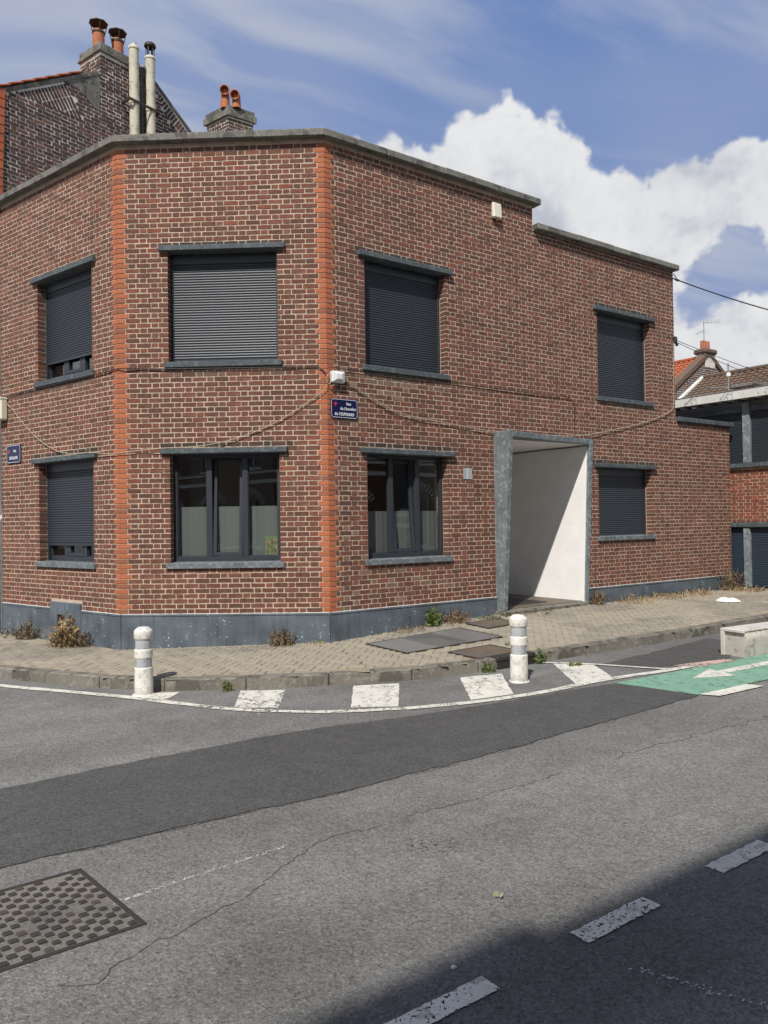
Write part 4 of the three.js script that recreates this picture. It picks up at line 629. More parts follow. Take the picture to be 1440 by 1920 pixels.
  // two flue pipes clamped to the gable
  const flue = (x, h, vent) => { const z = 0.17, ra = 0.098; const g = lathe([[ra, 6.6], [ra, 10.0], [ra + 0.014, 10.0], [ra + 0.014, 10.14], [ra, 10.15], [ra, h], [ra + 0.012, h], [ra + 0.012, h + 0.05], [vent ? 0.05 : 0.02, h + (vent ? 0.05 : 0.14)], [0, h + (vent ? 0.05 : 0.14)]], 22).translate(x, 0, z); const p = mesh('flue_pipe', g, M.flue, gable, FG);
    if (vent) { const t = [lathe([[0.11, h + 0.26], [0.125, h + 0.28], [0.11, h + 0.33], [0.04, h + 0.36], [0, h + 0.36]], 16).translate(x, 0, z)]; for (let k = 0; k < 6; k++) t.push(box(-0.012, 0.012, h + 0.04, h + 0.27, -0.006, 0.006).translate(0, 0, 0.085).rotateY(k * 1.047).translate(x, 0, z)); mesh('vent_cap', t, M.darkMetal, p); } else mesh('pipe_lug', box(x + 0.03, x + 0.06, h + 0.06, h + 0.17, z - 0.02, z + 0.02, 0.01), M.darkMetal, p);
    return p; };
  flue(2.72, 11.14, false); flue(3.12, 11.12, true);
  mesh('flue_strip', box(2.80, 2.86, 7.0, 10.05, 0.02, 0.14, 0.01), M.flue, gable, FG);
  mesh('clamp_strap', [box(2.52, 3.26, 10.0, 10.055, 0.265, 0.282, 0.003), box(2.52, 2.55, 9.99, 10.06, 0, 0.28, 0.003), box(3.24, 3.27, 9.99, 10.06, 0, 0.28, 0.003)], M.darkMetal, gable, FG);
  // rain pipe at the party line
  const o = [GO[0] + nL[0] * 0.07 + dL[0] * 0.03, GO[1] + nL[1] * 0.07 + dL[1] * 0.03];
  mesh('downpipe', lathe([[0.045, -0.55], [0.05, -0.5], [0.045, 0.1], [0.05, 0.1], [0.05, 0.16], [0.045, 0.16], [0.045, 1.55], [0.0, 1.56]], 14).translate(o[0], 0, o[1]), M.bandGrey, gable);
  mesh('upper_pipe', lathe([[0.04, 1.7], [0.04, 6.8], [0, 6.8]], 12).translate(o[0], 0, o[1]), M.darkMetal, gable);
}

// ---------------------------------------------------------------- the side building beyond the end wall (right)
{
  const S = thing('side_building', 'low side building with white fascia and wide dark shutters over brick', 'building', [FW.p.x, -0.33, FW.p.z]);
  const x0 = -1.7, x1 = 2.3;
  mesh('brick_wall_core', box(x0, x1, 1.2, 2.44, -0.25, -0.006), M.mortar, S, FW); mesh('inner_wall', box(x0 - 0.4, x1, -0.5, 4.0, -2.5, -0.26), M.interior, S, FW);
  const lb = layBricks({ f: FW, x0: () => x0, x1: () => x1, h0: 1.2, h1: 2.44, seed: 301, tone: r => tone(r, 0).map((v, i) => v * [1.35, 1.1, 1][i]) });
  brickMeshes(lb, S, 300, 302);
  mesh('brick_pier_core', box(x0 - 0.55, x0 - 0.01, -0.5, 4.02, -0.25, 0.03), M.mortar, S, FW);
  const panel = (name, a, b, y0, y1, mat, step, z) => { const m = mesh(name, box(a, b, y0, y1, z - 0.05, z - 0.012), mat, S, FW), w = b - a, g = box(-w / 2, w / 2, -step * 0.46, step * 0.4, -0.012, 0.006, 0.005); for (let y = y0 + step / 2; y < y1; y += step) { const s = shade(new THREE.Mesh(g, mat)); s.name = 'slat'; s.position.set((a + b) / 2, y, z); m.add(s); } };
  panel('roller_shutter', x0, 0.185, 2.545, 3.72, M.shutter, 0.045, -0.03); panel('roller_shutter', 0.385, x1, 2.545, 3.72, M.shutter, 0.045, -0.03);
  mesh('shutter_box', [box(x0, 0.185, 3.722, 3.86, -0.08, 0.03, 0.006), box(0.385, x1, 3.722, 3.86, -0.08, 0.03, 0.006)], M.lintel, S, FW);
  mesh('post', box(0.20, 0.37, 2.55, 3.95, -0.05, 0.05, 0.008), M.postGrey, S, FW);
  mesh('ledge', box(x0, x1, 2.445, 2.54, -0.05, 0.09, 0.008), M.lintel, S, FW);
  panel('slatted_front', x0, 0.165, -0.26, 1.06, M.navy, 0.05, -0.03); panel('slatted_front', 0.325, x1, -0.26, 1.06, M.navy, 0.05, -0.03);
  mesh('post', box(0.17, 0.32, -0.28, 1.07, -0.05, 0.045, 0.008), M.postGrey, S, FW);
  mesh('top_rail', box(x0, x1, 1.075, 1.19, -0.05, 0.075, 0.02), M.lintel, S, FW);
  mesh('base_beam', box(0.10, x1, -0.37, -0.285, -0.05, 0.085, 0.01), M.lintel, S, FW);
  mesh('fascia', box(x0 - 0.1, x1 + 0.1, 3.99, 4.19, 0.26, 0.30, 0.008), M.fasciaWhite, S, FW);
  mesh('roof', [box(x0 - 0.1, x1 + 0.1, 4.12, 4.205, -2.5, 0.255), box(x0 - 0.1, x1 + 0.1, 4.195, 4.21, 0.255, 0.31)], M.zinc, S, FW);
  for (let x = x0 + 0.05; x < x1; x += 0.32) mesh('rafter', box(x, x + 0.06, 3.99, 4.115, -0.3, 0.25, 0.004), M.fasciaWhite, S, FW);
  mesh('soffit', box(x0 - 0.1, x1 + 0.1, 4.10, 4.118, -0.3, 0.258), M.frame, S, FW);
  mesh('flashing', [box(-1.65, -0.9, 4.206, 4.36, -0.5, -0.46, 0.004), box(-1.2, -0.1, 4.206, 4.30, -1.0, -0.96, 0.004), box(-0.7, 0.6, 4.206, 4.35, -1.4, -1.3, 0.01)], M.zinc, S, FW);
}
// ---------------------------------------------------------------- roofs farther off
function roofTiles(poly4, nU, nV, thick) {               // rows of pantiles between four corners (eave a,b; ridge c,d), as one field
  const [a, b, c, d] = poly4.map(p => new THREE.Vector3(...p)), P = (u, v) => a.clone().lerp(b, u).lerp(d.clone().lerp(c, u), v), nrm = b.clone().sub(a).cross(d.clone().sub(a)).normalize(); if (nrm.y < 0) nrm.negate();
  const pos = []; for (let j = 0; j < nV; j++) for (let i = 0; i < nU; i++) { const p00 = P(i / nU, j / nV).addScaledVector(nrm, thick), p10 = P((i + 1) / nU, j / nV).addScaledVector(nrm, thick), p01 = P(i / nU, (j + 1) / nV), p11 = P((i + 1) / nU, (j + 1) / nV), m0 = P((i + 0.45) / nU, j / nV).addScaledVector(nrm, thick * 2.1), m1 = P((i + 0.45) / nU, (j + 1) / nV).addScaledVector(nrm, thick * 1.1), e0 = P(i / nU, j / nV), e1 = P((i + 1) / nU, j / nV);
    const t = (...v) => v.forEach(q => pos.push(q.x, q.y, q.z)); t(p00, m0, m1); t(p00, m1, p01); t(m0, p10, p11); t(m0, p11, m1); t(e0, m0, p00); t(e0, e1, m0); t(e1, p10, m0); }
  return finish(pos);
}
{
  const h = thing('red_roof_house', 'distant house with bright red tiled roof and stepped chimney gable', 'building', [toWorld(FR, 18.7, 0, -6).x, -0.5, toWorld(FR, 18.7, 0, -6).z]);
  const u0 = 16.94, u1 = 21.14, ur = 19.04, og = -5.53, ob = -14, eh = 5.55, rh = 6.95;
  mesh('wall', [slab([[u0, -0.6], [u1, -0.6], [u1, eh], [ur, rh - 0.1], [u0, eh]], [], ob, og - 0.004)], M.mortarWhite, h, FR);
  brickMeshes(layBricks({ f: { p: toWorld(FR, 0, 0, og), ry: FR.ry }, x0: y => y < eh ? u0 : u0 + (y - eh) / (rh - eh) * (ur - u0), x1: y => y < eh ? u1 : u1 - (y - eh) / (rh - eh) * (u1 - ur), h0: 3.4, h1: rh - 0.1, tone: r => darkTone(r).map(v => v * 1.2), seed: 401 }), h, 0, 402);
  brickMeshes(layBricks({ f: pose([toWorld(FR, u0, 0, ob).x, toWorld(FR, u0, 0, ob).z], nR), x0: () => 4, x1: () => og - ob, h0: 3.4, h1: eh - 0.05, tone: r => tone(r, 0), seed: 403 }), h, 0, 404); h.children[h.children.length - 1].name = 'side_brickwork';
  const rm = mesh('roof', roofTiles([[u0 - 0.2, eh - 0.12, ob], [u0 - 0.2, eh - 0.12, og - 0.32], [ur, rh, og - 0.32], [ur, rh, ob]], 40, 13, 0.03), M.tile, h, FR); rm.userData.kind = 'stuff';
  mesh('ridge_tiles', box(ur - 0.1, ur + 0.1, rh - 0.02, rh + 0.09, ob, og - 0.3, 0.03), M.tile, h, FR);
  mesh('gutter', box(u0 - 0.35, u0 - 0.2, eh - 0.22, eh - 0.12, ob, og, 0.02), M.darkMetal, h, FR);
  mesh('gable_coping', [hexa([[u0 - 0.25, eh - 0.15, og - 0.3], [ur, rh + 0.02, og - 0.3], [u0 - 0.25, eh + 0.05, og - 0.3], [ur, rh + 0.22, og - 0.3], [u0 - 0.25, eh - 0.15, og + 0.04], [ur, rh + 0.02, og + 0.04], [u0 - 0.25, eh + 0.05, og + 0.04], [ur, rh + 0.22, og + 0.04]], 0.02), hexa([[ur, rh + 0.02, og - 0.3], [u1 + 0.2, eh - 0.15, og - 0.3], [ur, rh + 0.22, og - 0.3], [u1 + 0.2, eh + 0.05, og - 0.3], [ur, rh + 0.02, og + 0.04], [u1 + 0.2, eh - 0.15, og + 0.04], [ur, rh + 0.22, og + 0.04], [u1 + 0.2, eh + 0.05, og + 0.04]], 0.02)], M.tileBrown, h, FR);
  const ch = mesh('chimney', box(ur - 0.25, ur + 0.35, rh - 0.4, rh + 0.12, og - 0.35, og + 0.02, 0.02), M.mortarWhite, h, FR); mesh('chimney_cap', box(ur - 0.32, ur + 0.42, rh + 0.1, rh + 0.28, og - 0.42, og + 0.09, 0.05), M.tileBrown, ch);
  for (const dx of [-0.1, 0.14]) mesh('chimney_pot', lathe([[0.10, rh + 0.27], [0.09, rh + 0.58], [0.06, rh + 0.58], [0.06, rh + 0.4], [0, rh + 0.4]], 12).translate(ur + dx, 0, og - 0.16), M.clay, ch);
  const b = thing('brown_roof_house', 'distant low house with brown tiled roof and white verge', 'building', [toWorld(FR, 15.8, 0, -3).x, -0.5, toWorld(FR, 15.8, 0, -3).z]);
  mesh('wall', box(14.2, 17.4, -0.6, 4.5, -3.7, 2, 0), M.mortar, b, FR);
  const r2 = mesh('roof', [roofTiles([[14.0, 4.45, -3.7], [14.0, 4.45, 2], [15.8, 5.6, 2], [15.8, 5.6, -3.7]], 30, 12, 0.025), roofTiles([[17.6, 4.45, 2], [17.6, 4.45, -3.7], [15.8, 5.6, -3.7], [15.8, 5.6, 2]], 30, 12, 0.025)], M.tileBrown, b, FR); r2.userData.kind = 'stuff';
  mesh('ridge_tiles', box(15.7, 15.9, 5.57, 5.68, -3.72, 2, 0.03), M.tileBrown, b, FR);
  mesh('verge_board', hexa([[13.95, 4.36, -3.82], [15.8, 5.52, -3.82], [13.95, 4.52, -3.82], [15.8, 5.68, -3.82], [13.95, 4.36, -3.7], [15.8, 5.52, -3.7], [13.95, 4.52, -3.7], [15.8, 5.68, -3.7]], 0.01), M.fasciaWhite, b, FR);
  mesh('gable_end', slab([[14.2, 4.5], [17.4, 4.5], [15.8, 5.55]], [], -3.68, -3.6), M.mortar, b, FR);
  const c2 = mesh('chimney', box(13.2, 13.75, 3.8, 4.68, -1.25, -0.72, 0.01), M.mortar, b, FR); mesh('chimney_cap', hexa([[13.1, 4.68, -1.36], [13.85, 4.68, -1.36], [13.1, 4.78, -1.36], [13.85, 4.78, -1.36], [13.1, 4.68, -0.6], [13.85, 4.68, -0.6], [13.1, 4.75, -0.6], [13.85, 4.75, -0.6]], 0.01), M.concrete, c2);
  const cb = layBricks({ f: { p: toWorld(FR, 13.2, 0, -0.72), ry: FR.ry }, x0: () => 0, x1: () => 0.55, h0: 3.85, h1: 4.68, seed: 411 }).concat(layBricks({ f: pose([toWorld(FR, 13.2, 0, -1.25).x, toWorld(FR, 13.2, 0, -1.25).z], nR), x0: () => 0, x1: () => 0.53, h0: 3.85, h1: 4.68, seed: 412 })); brickMeshes(cb, b, 0, 413);
  b.children[b.children.length - 1].name = 'chimney_brickwork';
}
{ // picture box on the inner sill
  const c = document.createElement('canvas'); c.width = 64; c.height = 80; const g = c.getContext('2d'), r = rng(6); g.fillStyle = '#8f8767'; g.fillRect(0, 0, 64, 80); for (let k = 0; k < 46; k++) { g.fillStyle = ['#5d7540', '#8d8450', '#7d5540', '#a39c86', '#73825a'][k % 5]; g.beginPath(); g.arc(8 + r() * 48, 8 + r() * 64, 3 + r() * 5, 0, 7); g.fill(); }
  const t = new THREE.CanvasTexture(c); t.colorSpace = THREE.SRGBColorSpace; const p = toWorld(FC, 2.24, 0.85, -0.24), b = thing('picture_box', 'small yellow and green patterned box behind the lower middle window', 'box', [p.x, p.y, p.z]);
  mesh('card', box(2.14, 2.34, 0.85, 1.13, -0.252, -0.236, 0.002), std(C(0.2, 0.3, 0.12)), b, FC); mesh('print', new THREE.PlaneGeometry(0.18, 0.26).translate(2.245, 0.99, -0.2345), std(C(1, 1, 1), { map: t }), b, FC);
}
const V3 = (x, y, z) => new THREE.Vector3(x, y, z);
{ // television aerials
  const a = toWorld(FR, 18.8, 0, -5.56), y = 6.9;
  const t = thing('tv_aerial', 'thin rooftop aerial with long boom on the red house chimney', 'aerial', [a.x, y, a.z]);
  mesh('mast', tube([V3(a.x, y, a.z), V3(a.x, y + 1.25, a.z)], 0.014, 4, 6), M.zinc, t); mesh('boom', tube([V3(a.x - 0.05, y + 1.24, a.z), V3(a.x + 0.55, y + 1.2, a.z + 0.2)], 0.01, 4, 6), M.zinc, t);
  for (let k = 0; k < 9; k++) mesh('element', tube([V3(a.x + k * 0.06, y + 1.15, a.z + k * 0.022), V3(a.x + k * 0.06, y + 1.31, a.z + k * 0.022)], 0.005, 2, 4), M.zinc, t);
  mesh('side_arm', tube([V3(a.x, y + 0.95, a.z), V3(a.x - 0.32, y + 0.8, a.z + 0.1)], 0.012, 4, 6), M.zinc, t);
  const b = toWorld(FR, 13.1, 0, -1.36), u = thing('tv_aerial', 'aerial mast with two upright dipoles by the small brick chimney', 'aerial', [b.x, 4.1, b.z]);
  mesh('mast', tube([V3(b.x, 4.1, b.z), V3(b.x, 5.35, b.z)], 0.02, 4, 6), M.zinc, u); mesh('box', box(b.x - 0.05, b.x + 0.05, 5.0, 5.1, b.z - 0.03, b.z + 0.03, 0.01), M.boxWhite, u);
  mesh('cross_arm', tube([V3(b.x - 0.5, 4.72, b.z), V3(b.x + 0.5, 4.72, b.z)], 0.012, 4, 6), M.zinc, u);
  for (const s of [-0.5, 0.5]) mesh('dipole', [tube([V3(b.x + s, 4.5, b.z), V3(b.x + s * 1.0, 4.75, b.z)], 0.014, 4, 6), tube([V3(b.x + s, 4.85, b.z), V3(b.x + s * 0.97, 5.05, b.z), V3(b.x + s * 1.0, 5.25, b.z)], 0.02, 4, 6)], M.tileBrown, u);
}
// ---------------------------------------------------------------- houses across the street, behind the camera: they shade the road and show in the panes
{
  const o = [0.07 + nR[0] * 4.6, -2.96 + nR[1] * 4.6], FH = { p: V3(o[0], 0, o[1]), ry: Math.atan2(dR[1], -dR[0]) };   // local x runs against the street direction, z faces the corner building
  const wallMat = [std(C(0.16, 0.075, 0.055), { map: T.brick }), std(C(0.22, 0.17, 0.13), { map: T.mortar }), std(C(0.13, 0.062, 0.05), { map: T.brick })];
  const looks = ['red brick', 'buff rendered', 'dark brick'], doors = [['blue', C(0.03, 0.05, 0.14)], ['green', C(0.03, 0.10, 0.05)], ['white', C(0.7, 0.7, 0.68)], ['red', C(0.25, 0.03, 0.03)], ['brown', C(0.12, 0.06, 0.03)], ['grey', C(0.2, 0.21, 0.22)], ['black', C(0.02, 0.02, 0.02)]];
  for (let k = 0; k < 7; k++) {
    const tb = -5.13 + (k - 3) * 5.5, xa = -(tb + 5.5), xb = -tb, top = (k < 3 ? 8.69 + (k === 1 ? 0.3 : 0) : 8.48 + (k === 4 ? 0 : k === 5 ? -0.3 : 0)) - 0.58;
    const c = toWorld(FH, (xa + xb) / 2, 0, 0), t = thing('terraced_house', `${looks[k % 3]} terraced house with a ${doors[k][0]} door across the street`, 'building', [c.x, -0.5, c.z], 'terraced houses across the street');
    const holes = [win(xa + 0.8, xa + 2.0, 0.4, 2.3), win(xa + 3.6, xa + 4.6, -0.45, 2.2), win(xa + 0.8, xa + 2.0, 3.6, 5.5), win(xa + 3.4, xa + 4.6, 3.6, 5.5)];
    mesh('wall', [slab([[xa + 0.005, -0.7], [xb - 0.005, -0.7], [xb - 0.005, top - 0.25], [xa + 0.005, top - 0.25]], holes, -0.3, 0), box(xa + 0.005, xb - 0.005, -0.7, top - 0.25, -7, -0.32)], wallMat[k % 3], t, FH);
    mesh('cornice', box(xa + 0.004, xb - 0.004, top - 0.249, top, -7, 0.12, 0.03), M.fasciaWhite, t, FH);
    mesh('string_course', [box(xa + 0.004, xb - 0.004, 2.95, 3.1, 0.001, 0.05, 0.01), box(xa + 0.004, xb - 0.004, 3.36, 3.46, 0.001, 0.04, 0.01)], M.fasciaWhite, t, FH);
    holes.forEach((h, i) => {
      const m = mesh(i === 1 ? 'door' : 'window', i === 1 ? [box(h.x0, h.x1, h.y0, h.y1 - 0.3, -0.2, -0.16)] : [box(h.x0, h.x1, h.y0, h.y0 + 0.06, -0.2, -0.14), box(h.x0, h.x1, h.y1 - 0.06, h.y1, -0.2, -0.14), box(h.x0, h.x0 + 0.06, h.y0, h.y1, -0.2, -0.141), box(h.x1 - 0.06, h.x1, h.y0, h.y1, -0.2, -0.141), box((h.x0 + h.x1) / 2 - 0.03, (h.x0 + h.x1) / 2 + 0.03, h.y0, h.y1, -0.2, -0.142)], i === 1 ? std(doors[k][1], { roughness: 0.5 }) : M.fasciaWhite, t, FH);
      mesh('pane', box(h.x0, h.x1, i === 1 ? h.y1 - 0.29 : h.y0, h.y1, -0.23, -0.21), M.frame, m);
      const arch = []; for (let q = 0; q < 13; q++) { const a = Math.PI * (0.16 + 0.68 * q / 12), R = (h.x1 - h.x0) * 0.62, cx = (h.x0 + h.x1) / 2, cy = h.y1 - R * 0.72; arch.push(box(-0.032, 0.032, R, R + 0.26, 0.001, 0.03, 0.006).rotateZ(a - Math.PI / 2).translate(cx, cy, 0)); }
      mesh('arch', arch, M.fasciaWhite, t, FH);
      if (i !== 1) mesh('sill', box(h.x0 - 0.1, h.x1 + 0.1, h.y0 - 0.1, h.y0 - 0.002, 0.001, 0.07, 0.01), M.fasciaWhite, t, FH);
    });
  }
}

// ---------------------------------------------------------------- things on the walls
function signTexture(w, h, lines, lily) {
  const c = document.createElement('canvas'); c.width = w; c.height = h; const g = c.getContext('2d');
  g.fillStyle = '#151a45'; g.fillRect(0, 0, w, h); g.strokeStyle = '#e8e8ea'; g.lineWidth = h * 0.022;
  const m = h * 0.035, k = h * 0.09; g.beginPath(); g.moveTo(m + k, m); g.lineTo(w - m - k, m); g.lineTo(w - m, m + k); g.lineTo(w - m, h - m - k); g.lineTo(w - m - k, h - m); g.lineTo(m + k, h - m); g.lineTo(m, h - m - k); g.lineTo(m, m + k); g.closePath(); g.stroke();
  g.fillStyle = '#f2f2f0'; g.textAlign = 'center'; g.textBaseline = 'middle';
  for (const [t, x, y, s, sq] of lines) { g.save(); g.translate(x * w, y * h); g.scale(sq, 1); g.font = `bold ${Math.round(s * h)}px sans-serif`; g.fillText(t, 0, 0); g.restore(); }
  const [lx, ly, ls] = lily; g.fillStyle = '#c43a4a'; const X = v => lx * w + v * ls * h, Y = v => ly * h + v * ls * h;
  g.beginPath(); g.moveTo(X(0), Y(-1)); g.quadraticCurveTo(X(0.42), Y(-0.35), X(0.12), Y(0.2)); g.lineTo(X(-0.12), Y(0.2)); g.quadraticCurveTo(X(-0.42), Y(-0.35), X(0), Y(-1)); g.fill();
  for (const q of [-1, 1]) { g.beginPath(); g.moveTo(X(q * 0.1), Y(0.22)); g.quadraticCurveTo(X(q * 0.3), Y(-0.55), X(q * 0.72), Y(-0.45)); g.quadraticCurveTo(X(q * 0.98), Y(-0.2), X(q * 0.72), Y(0.12)); g.quadraticCurveTo(X(q * 0.72), Y(-0.2), X(q * 0.5), Y(-0.12)); g.quadraticCurveTo(X(q * 0.32), Y(0.05), X(q * 0.22), Y(0.3)); g.fill(); }
  g.fillRect(X(-0.42), Y(0.22), 0.84 * ls * h, 0.12 * ls * h); g.beginPath(); g.moveTo(X(-0.12), Y(0.3)); g.lineTo(X(0.12), Y(0.3)); g.lineTo(X(0.26), Y(0.85)); g.lineTo(X(0), Y(0.7)); g.lineTo(X(-0.26), Y(0.85)); g.fill();
  const t = new THREE.CanvasTexture(c); t.colorSpace = THREE.SRGBColorSpace; t.magFilter = THREE.LinearFilter; return t;
}
function streetSign(f, x0, x1, y0, y1, map, label) {
  const c = toWorld(f, (x0 + x1) / 2, y0, 0), t = thing('street_sign', label, 'sign', [c.x, c.y, c.z]), k = 0.02;
  const poly = [[x0 + k, y0], [x1 - k, y0], [x1, y0 + k], [x1, y1 - k], [x1 - k, y1], [x0 + k, y1], [x0, y1 - k], [x0, y0 + k]];
  mesh('plate', slab(poly, [], 0.012, 0.022), std(C(0.02, 0.022, 0.06), { roughness: 0.4 }), t, f);
  const face = new THREE.ShapeGeometry(new THREE.Shape(poly.map(p => new THREE.Vector2(...p)))), u = face.attributes.uv, p = face.attributes.position; for (let i = 0; i < p.count; i++) { u.setXY(i, (p.getX(i) - x0) / (x1 - x0), (p.getY(i) - y0) / (y1 - y0)); p.setZ(i, 0.0235); }
  mesh('enamel_face', face, std(C(1, 1, 1), { map, roughness: 0.3 }), t, f);
  mesh('spacer', [box(x0 + 0.03, x0 + 0.06, y0 + 0.03, y0 + 0.06, -0.002, 0.013), box(x1 - 0.06, x1 - 0.03, y1 - 0.06, y1 - 0.03, -0.002, 0.013)], M.darkMetal, t, f);
}
streetSign(FR, 0.045, 0.520, 2.895, 3.185, signTexture(640, 390, [['Rue', 0.66, 0.25, 0.2, 0.8], ['du Chevalier', 0.64, 0.51, 0.2, 0.8], ["de l'ESPINARD", 0.5, 0.79, 0.215, 0.82]], [0.17, 0.29, 0.15]), 'dark blue enamel street sign reading Rue du Chevalier de l ESPINARD');
streetSign(FL, -3.33, -2.86, 2.45, 2.765, signTexture(640, 420, [['Rue', 0.6, 0.34, 0.2, 0.8], ['DESTAILLEURS', 0.5, 0.72, 0.22, 0.62]], [0.17, 0.36, 0.15]), 'dark blue enamel street sign reading Rue DESTAILLEURS');
{
  const at = (f, x, y) => { const c = toWorld(f, x, y, 0); return [c.x, c.y, c.z]; };
  const j = thing('junction_box', 'square white plastic junction box at the building corner', 'box', at(FR, 0.15, 3.42));
  mesh('back_box', box(0.045, 0.268, 3.415, 3.585, 0.004, 0.075, 0.008), M.boxWhite, j, FR);
  mesh('lid', hexa([[0.05, 3.42, 0.076], [0.263, 3.42, 0.076], [0.05, 3.58, 0.076], [0.263, 3.58, 0.076], [0.115, 3.465, 0.105], [0.20, 3.465, 0.105], [0.115, 3.54, 0.105], [0.20, 3.54, 0.105]], 0.003), M.boxWhite, j, FR);
  mesh('screw', box(0.15, 0.163, 3.437, 3.45, 0.088, 0.098, 0.002), M.cableBlack, j, FR);
  const l = thing('meter_box', 'beige plastic box hung on the left end of the wall', 'box', at(FL, -3.45, 3.2));
  mesh('case', box(-3.60, -3.31, 3.22, 3.60, 0.004, 0.13, 0.02), M.cream, l, FL); mesh('lid_rim', box(-3.605, -3.305, 3.575, 3.615, 0.002, 0.14, 0.01), M.cream, l, FL);
  const a = thing('alarm_box', 'cream alarm siren box below the roof coping', 'box', at(FR, 3.48, 6.62));
  mesh('case', hexa([[3.38, 6.60, 0.004], [3.59, 6.60, 0.004], [3.38, 6.88, 0.004], [3.59, 6.88, 0.004], [3.385, 6.60, 0.085], [3.585, 6.60, 0.085], [3.385, 6.87, 0.07], [3.585, 6.87, 0.07]], 0.02), M.cream, a, FR);
  mesh('strobe', lathe([[0.0, 6.555], [0.022, 6.56], [0.03, 6.60]], 10).translate(3.485, 0, 0.045), M.clay, a, FR);
  const c = document.createElement('canvas'); c.width = 128; c.height = 128; const g = c.getContext('2d'); g.fillStyle = '#aeb2b6'; g.fillRect(0, 0, 128, 128); g.fillStyle = '#8a8f96'; for (let k = 0; k < 16; k++) { g.fillRect(8, 8 + k * 7, 46 - (k * 13) % 20, 3); g.fillRect(74, 8 + k * 7, 46 - (k * 7) % 22, 3); } g.fillStyle = '#d7d9da'; g.fillRect(60, 0, 8, 128); const nt = new THREE.CanvasTexture(c); nt.colorSpace = THREE.SRGBColorSpace;
  const n = thing('notice', 'small grey two-column notice pasted on the brick wall', 'notice', at(FR, 2.74, 2.03));
  mesh('sheet', box(2.645, 2.835, 2.03, 2.215, 0.006, 0.0075), M.bandGrey, n, FR);
  const pg = new THREE.PlaneGeometry(0.186, 0.181).translate(2.74, 2.1225, 0.0088); mesh('print', pg, std(C(1, 1, 1), { map: nt }), n, FR);
}
function wire(name, f, pts, r, mat, label, z = 0.022) { const P = pts.map(p => toWorld(f, p[0], p[1], p[2] ?? z)); const m = mesh(name, tube(P, r, P.length * 6, 6), mat); return tag(m, label, 'cable'); }
{
  const w = (f, pts, z) => pts.map(p => toWorld(f, p[0], p[1], p[2] ?? z));
  const join = (name, P, r, mat, label) => tag(mesh(name, tube(P, r, P.length * 6, 6), mat), label, 'cable');
  join('cable', [...w(FL, [[-3.55, 3.62], [-3.2, 3.635], [-2.7, 3.65], [-2.32, 3.655, 0.03], [-1.5, 3.655, 0.03], [-0.66, 3.67, 0.03], [-0.2, 3.68]], 0.02), ...w(FC, [[0.02, 3.685, 0.03], [0.35, 3.68], [0.72, 3.665, 0.03], [1.6, 3.655, 0.03], [2.45, 3.65, 0.03], [2.8, 3.65], [2.99, 3.645], [3.08, 3.60, 0.03], [3.13, 3.54, 0.045]], 0.022)], 0.009, M.cableBlack, 'black cable running under the upper window sills to the junction box');
  join('cable', w(FR, [[0.0, 3.64, 0.035], [0.3, 3.64], [0.66, 3.635], [1.5, 3.635, 0.03], [2.38, 3.64], [3.1, 3.63], [3.8, 3.615], [4.6, 3.612], [5.2, 3.613], [5.40, 3.58], [5.44, 3.5], [5.44, 3.2], [5.44, 2.90]], 0.02), 0.006, M.cableBlack, 'thin dark cable crossing the long wall and dropping to the porch');
  join('cable', [...w(FL, [[-3.31, 3.54, 0.06], [-3.05, 3.35], [-2.8, 3.15], [-2.285, 2.815], [-1.79, 2.60], [-1.316, 2.50, 0.06], [-0.9, 2.475, 0.085], [-0.57, 2.46, 0.06], [-0.22, 2.42]], 0.03), ...w(FC, [[0.0, 2.42, 0.035], [0.3, 2.45], [0.63, 2.472, 0.07], [1.27, 2.50, 0.07], [1.83, 2.62], [2.395, 2.845], [2.877, 3.136], [3.1, 3.30, 0.05], [3.15, 3.37, 0.06]], 0.03)], 0.0055, M.cableBeige, 'beige cable sagging over the lower lintels up to the junction box');
  join('cable', w(FR, [[0.27, 3.50, 0.05], [0.5, 3.38], [0.81, 3.225], [1.42, 3.03], [2.08, 2.965], [3.02, 2.885], [3.4, 2.87, 0.05], [3.776, 2.862, 0.1], [4.59, 2.865, 0.1], [5.465, 2.90, 0.06], [6.57, 3.08], [7.78, 3.35], [8.45, 3.58], [8.57, 3.66], [8.60, 3.95], [8.615, 4.6], [8.62, 5.09]], 0.03), 0.006, M.cableBeige, 'beige cable sagging across the long wall past the porch to the far edge');
  join('cable', w(FR, [[0.27, 3.47, 0.06], [0.5, 3.35], [0.8, 3.20], [1.4, 3.00], [2.06, 2.945], [2.13, 2.87], [2.16, 2.62], [2.19, 2.47]], 0.03), 0.0035, M.cableBeige, 'thin beige lead dropping to the lower window lintel');
  join('cable_loop', w(FR, [[0.13, 3.42, 0.05], [0.06, 3.36, 0.05], [-0.02, 3.40, 0.05], [-0.03, 3.50, 0.05], [0.03, 3.53, 0.05], [0.05, 3.46, 0.06], [0.0, 3.38, 0.06]], 0.05), 0.0055, M.cableBeige, 'coiled cable loop below the junction box');
  const e = toWorld(FR, 8.72, 6.45, 0.0), far = (px, py, d) => [px, py, d];
  const span = (a, b, sag, n = 12) => Array.from({ length: n + 1 }, (_, i) => { const t = i / n, p = a.clone().lerp(b, t); p.y -= sag * 4 * t * (1 - t); return p; });
  join('overhead_wire', span(V3(e.x, 6.46, e.z), V3(13.5, 5.2, -17.5), 0.28), 0.013, M.cableBlack, 'thick black overhead wire leaving the roof corner');
  const f2 = toWorld(FR, 8.72, 5.13, 0.02);
  join('overhead_wire', span(f2, V3(16, 3.6, -21), 0.2), 0.007, M.cableBlack, 'upper of two thin overhead wires leaving the wall edge');
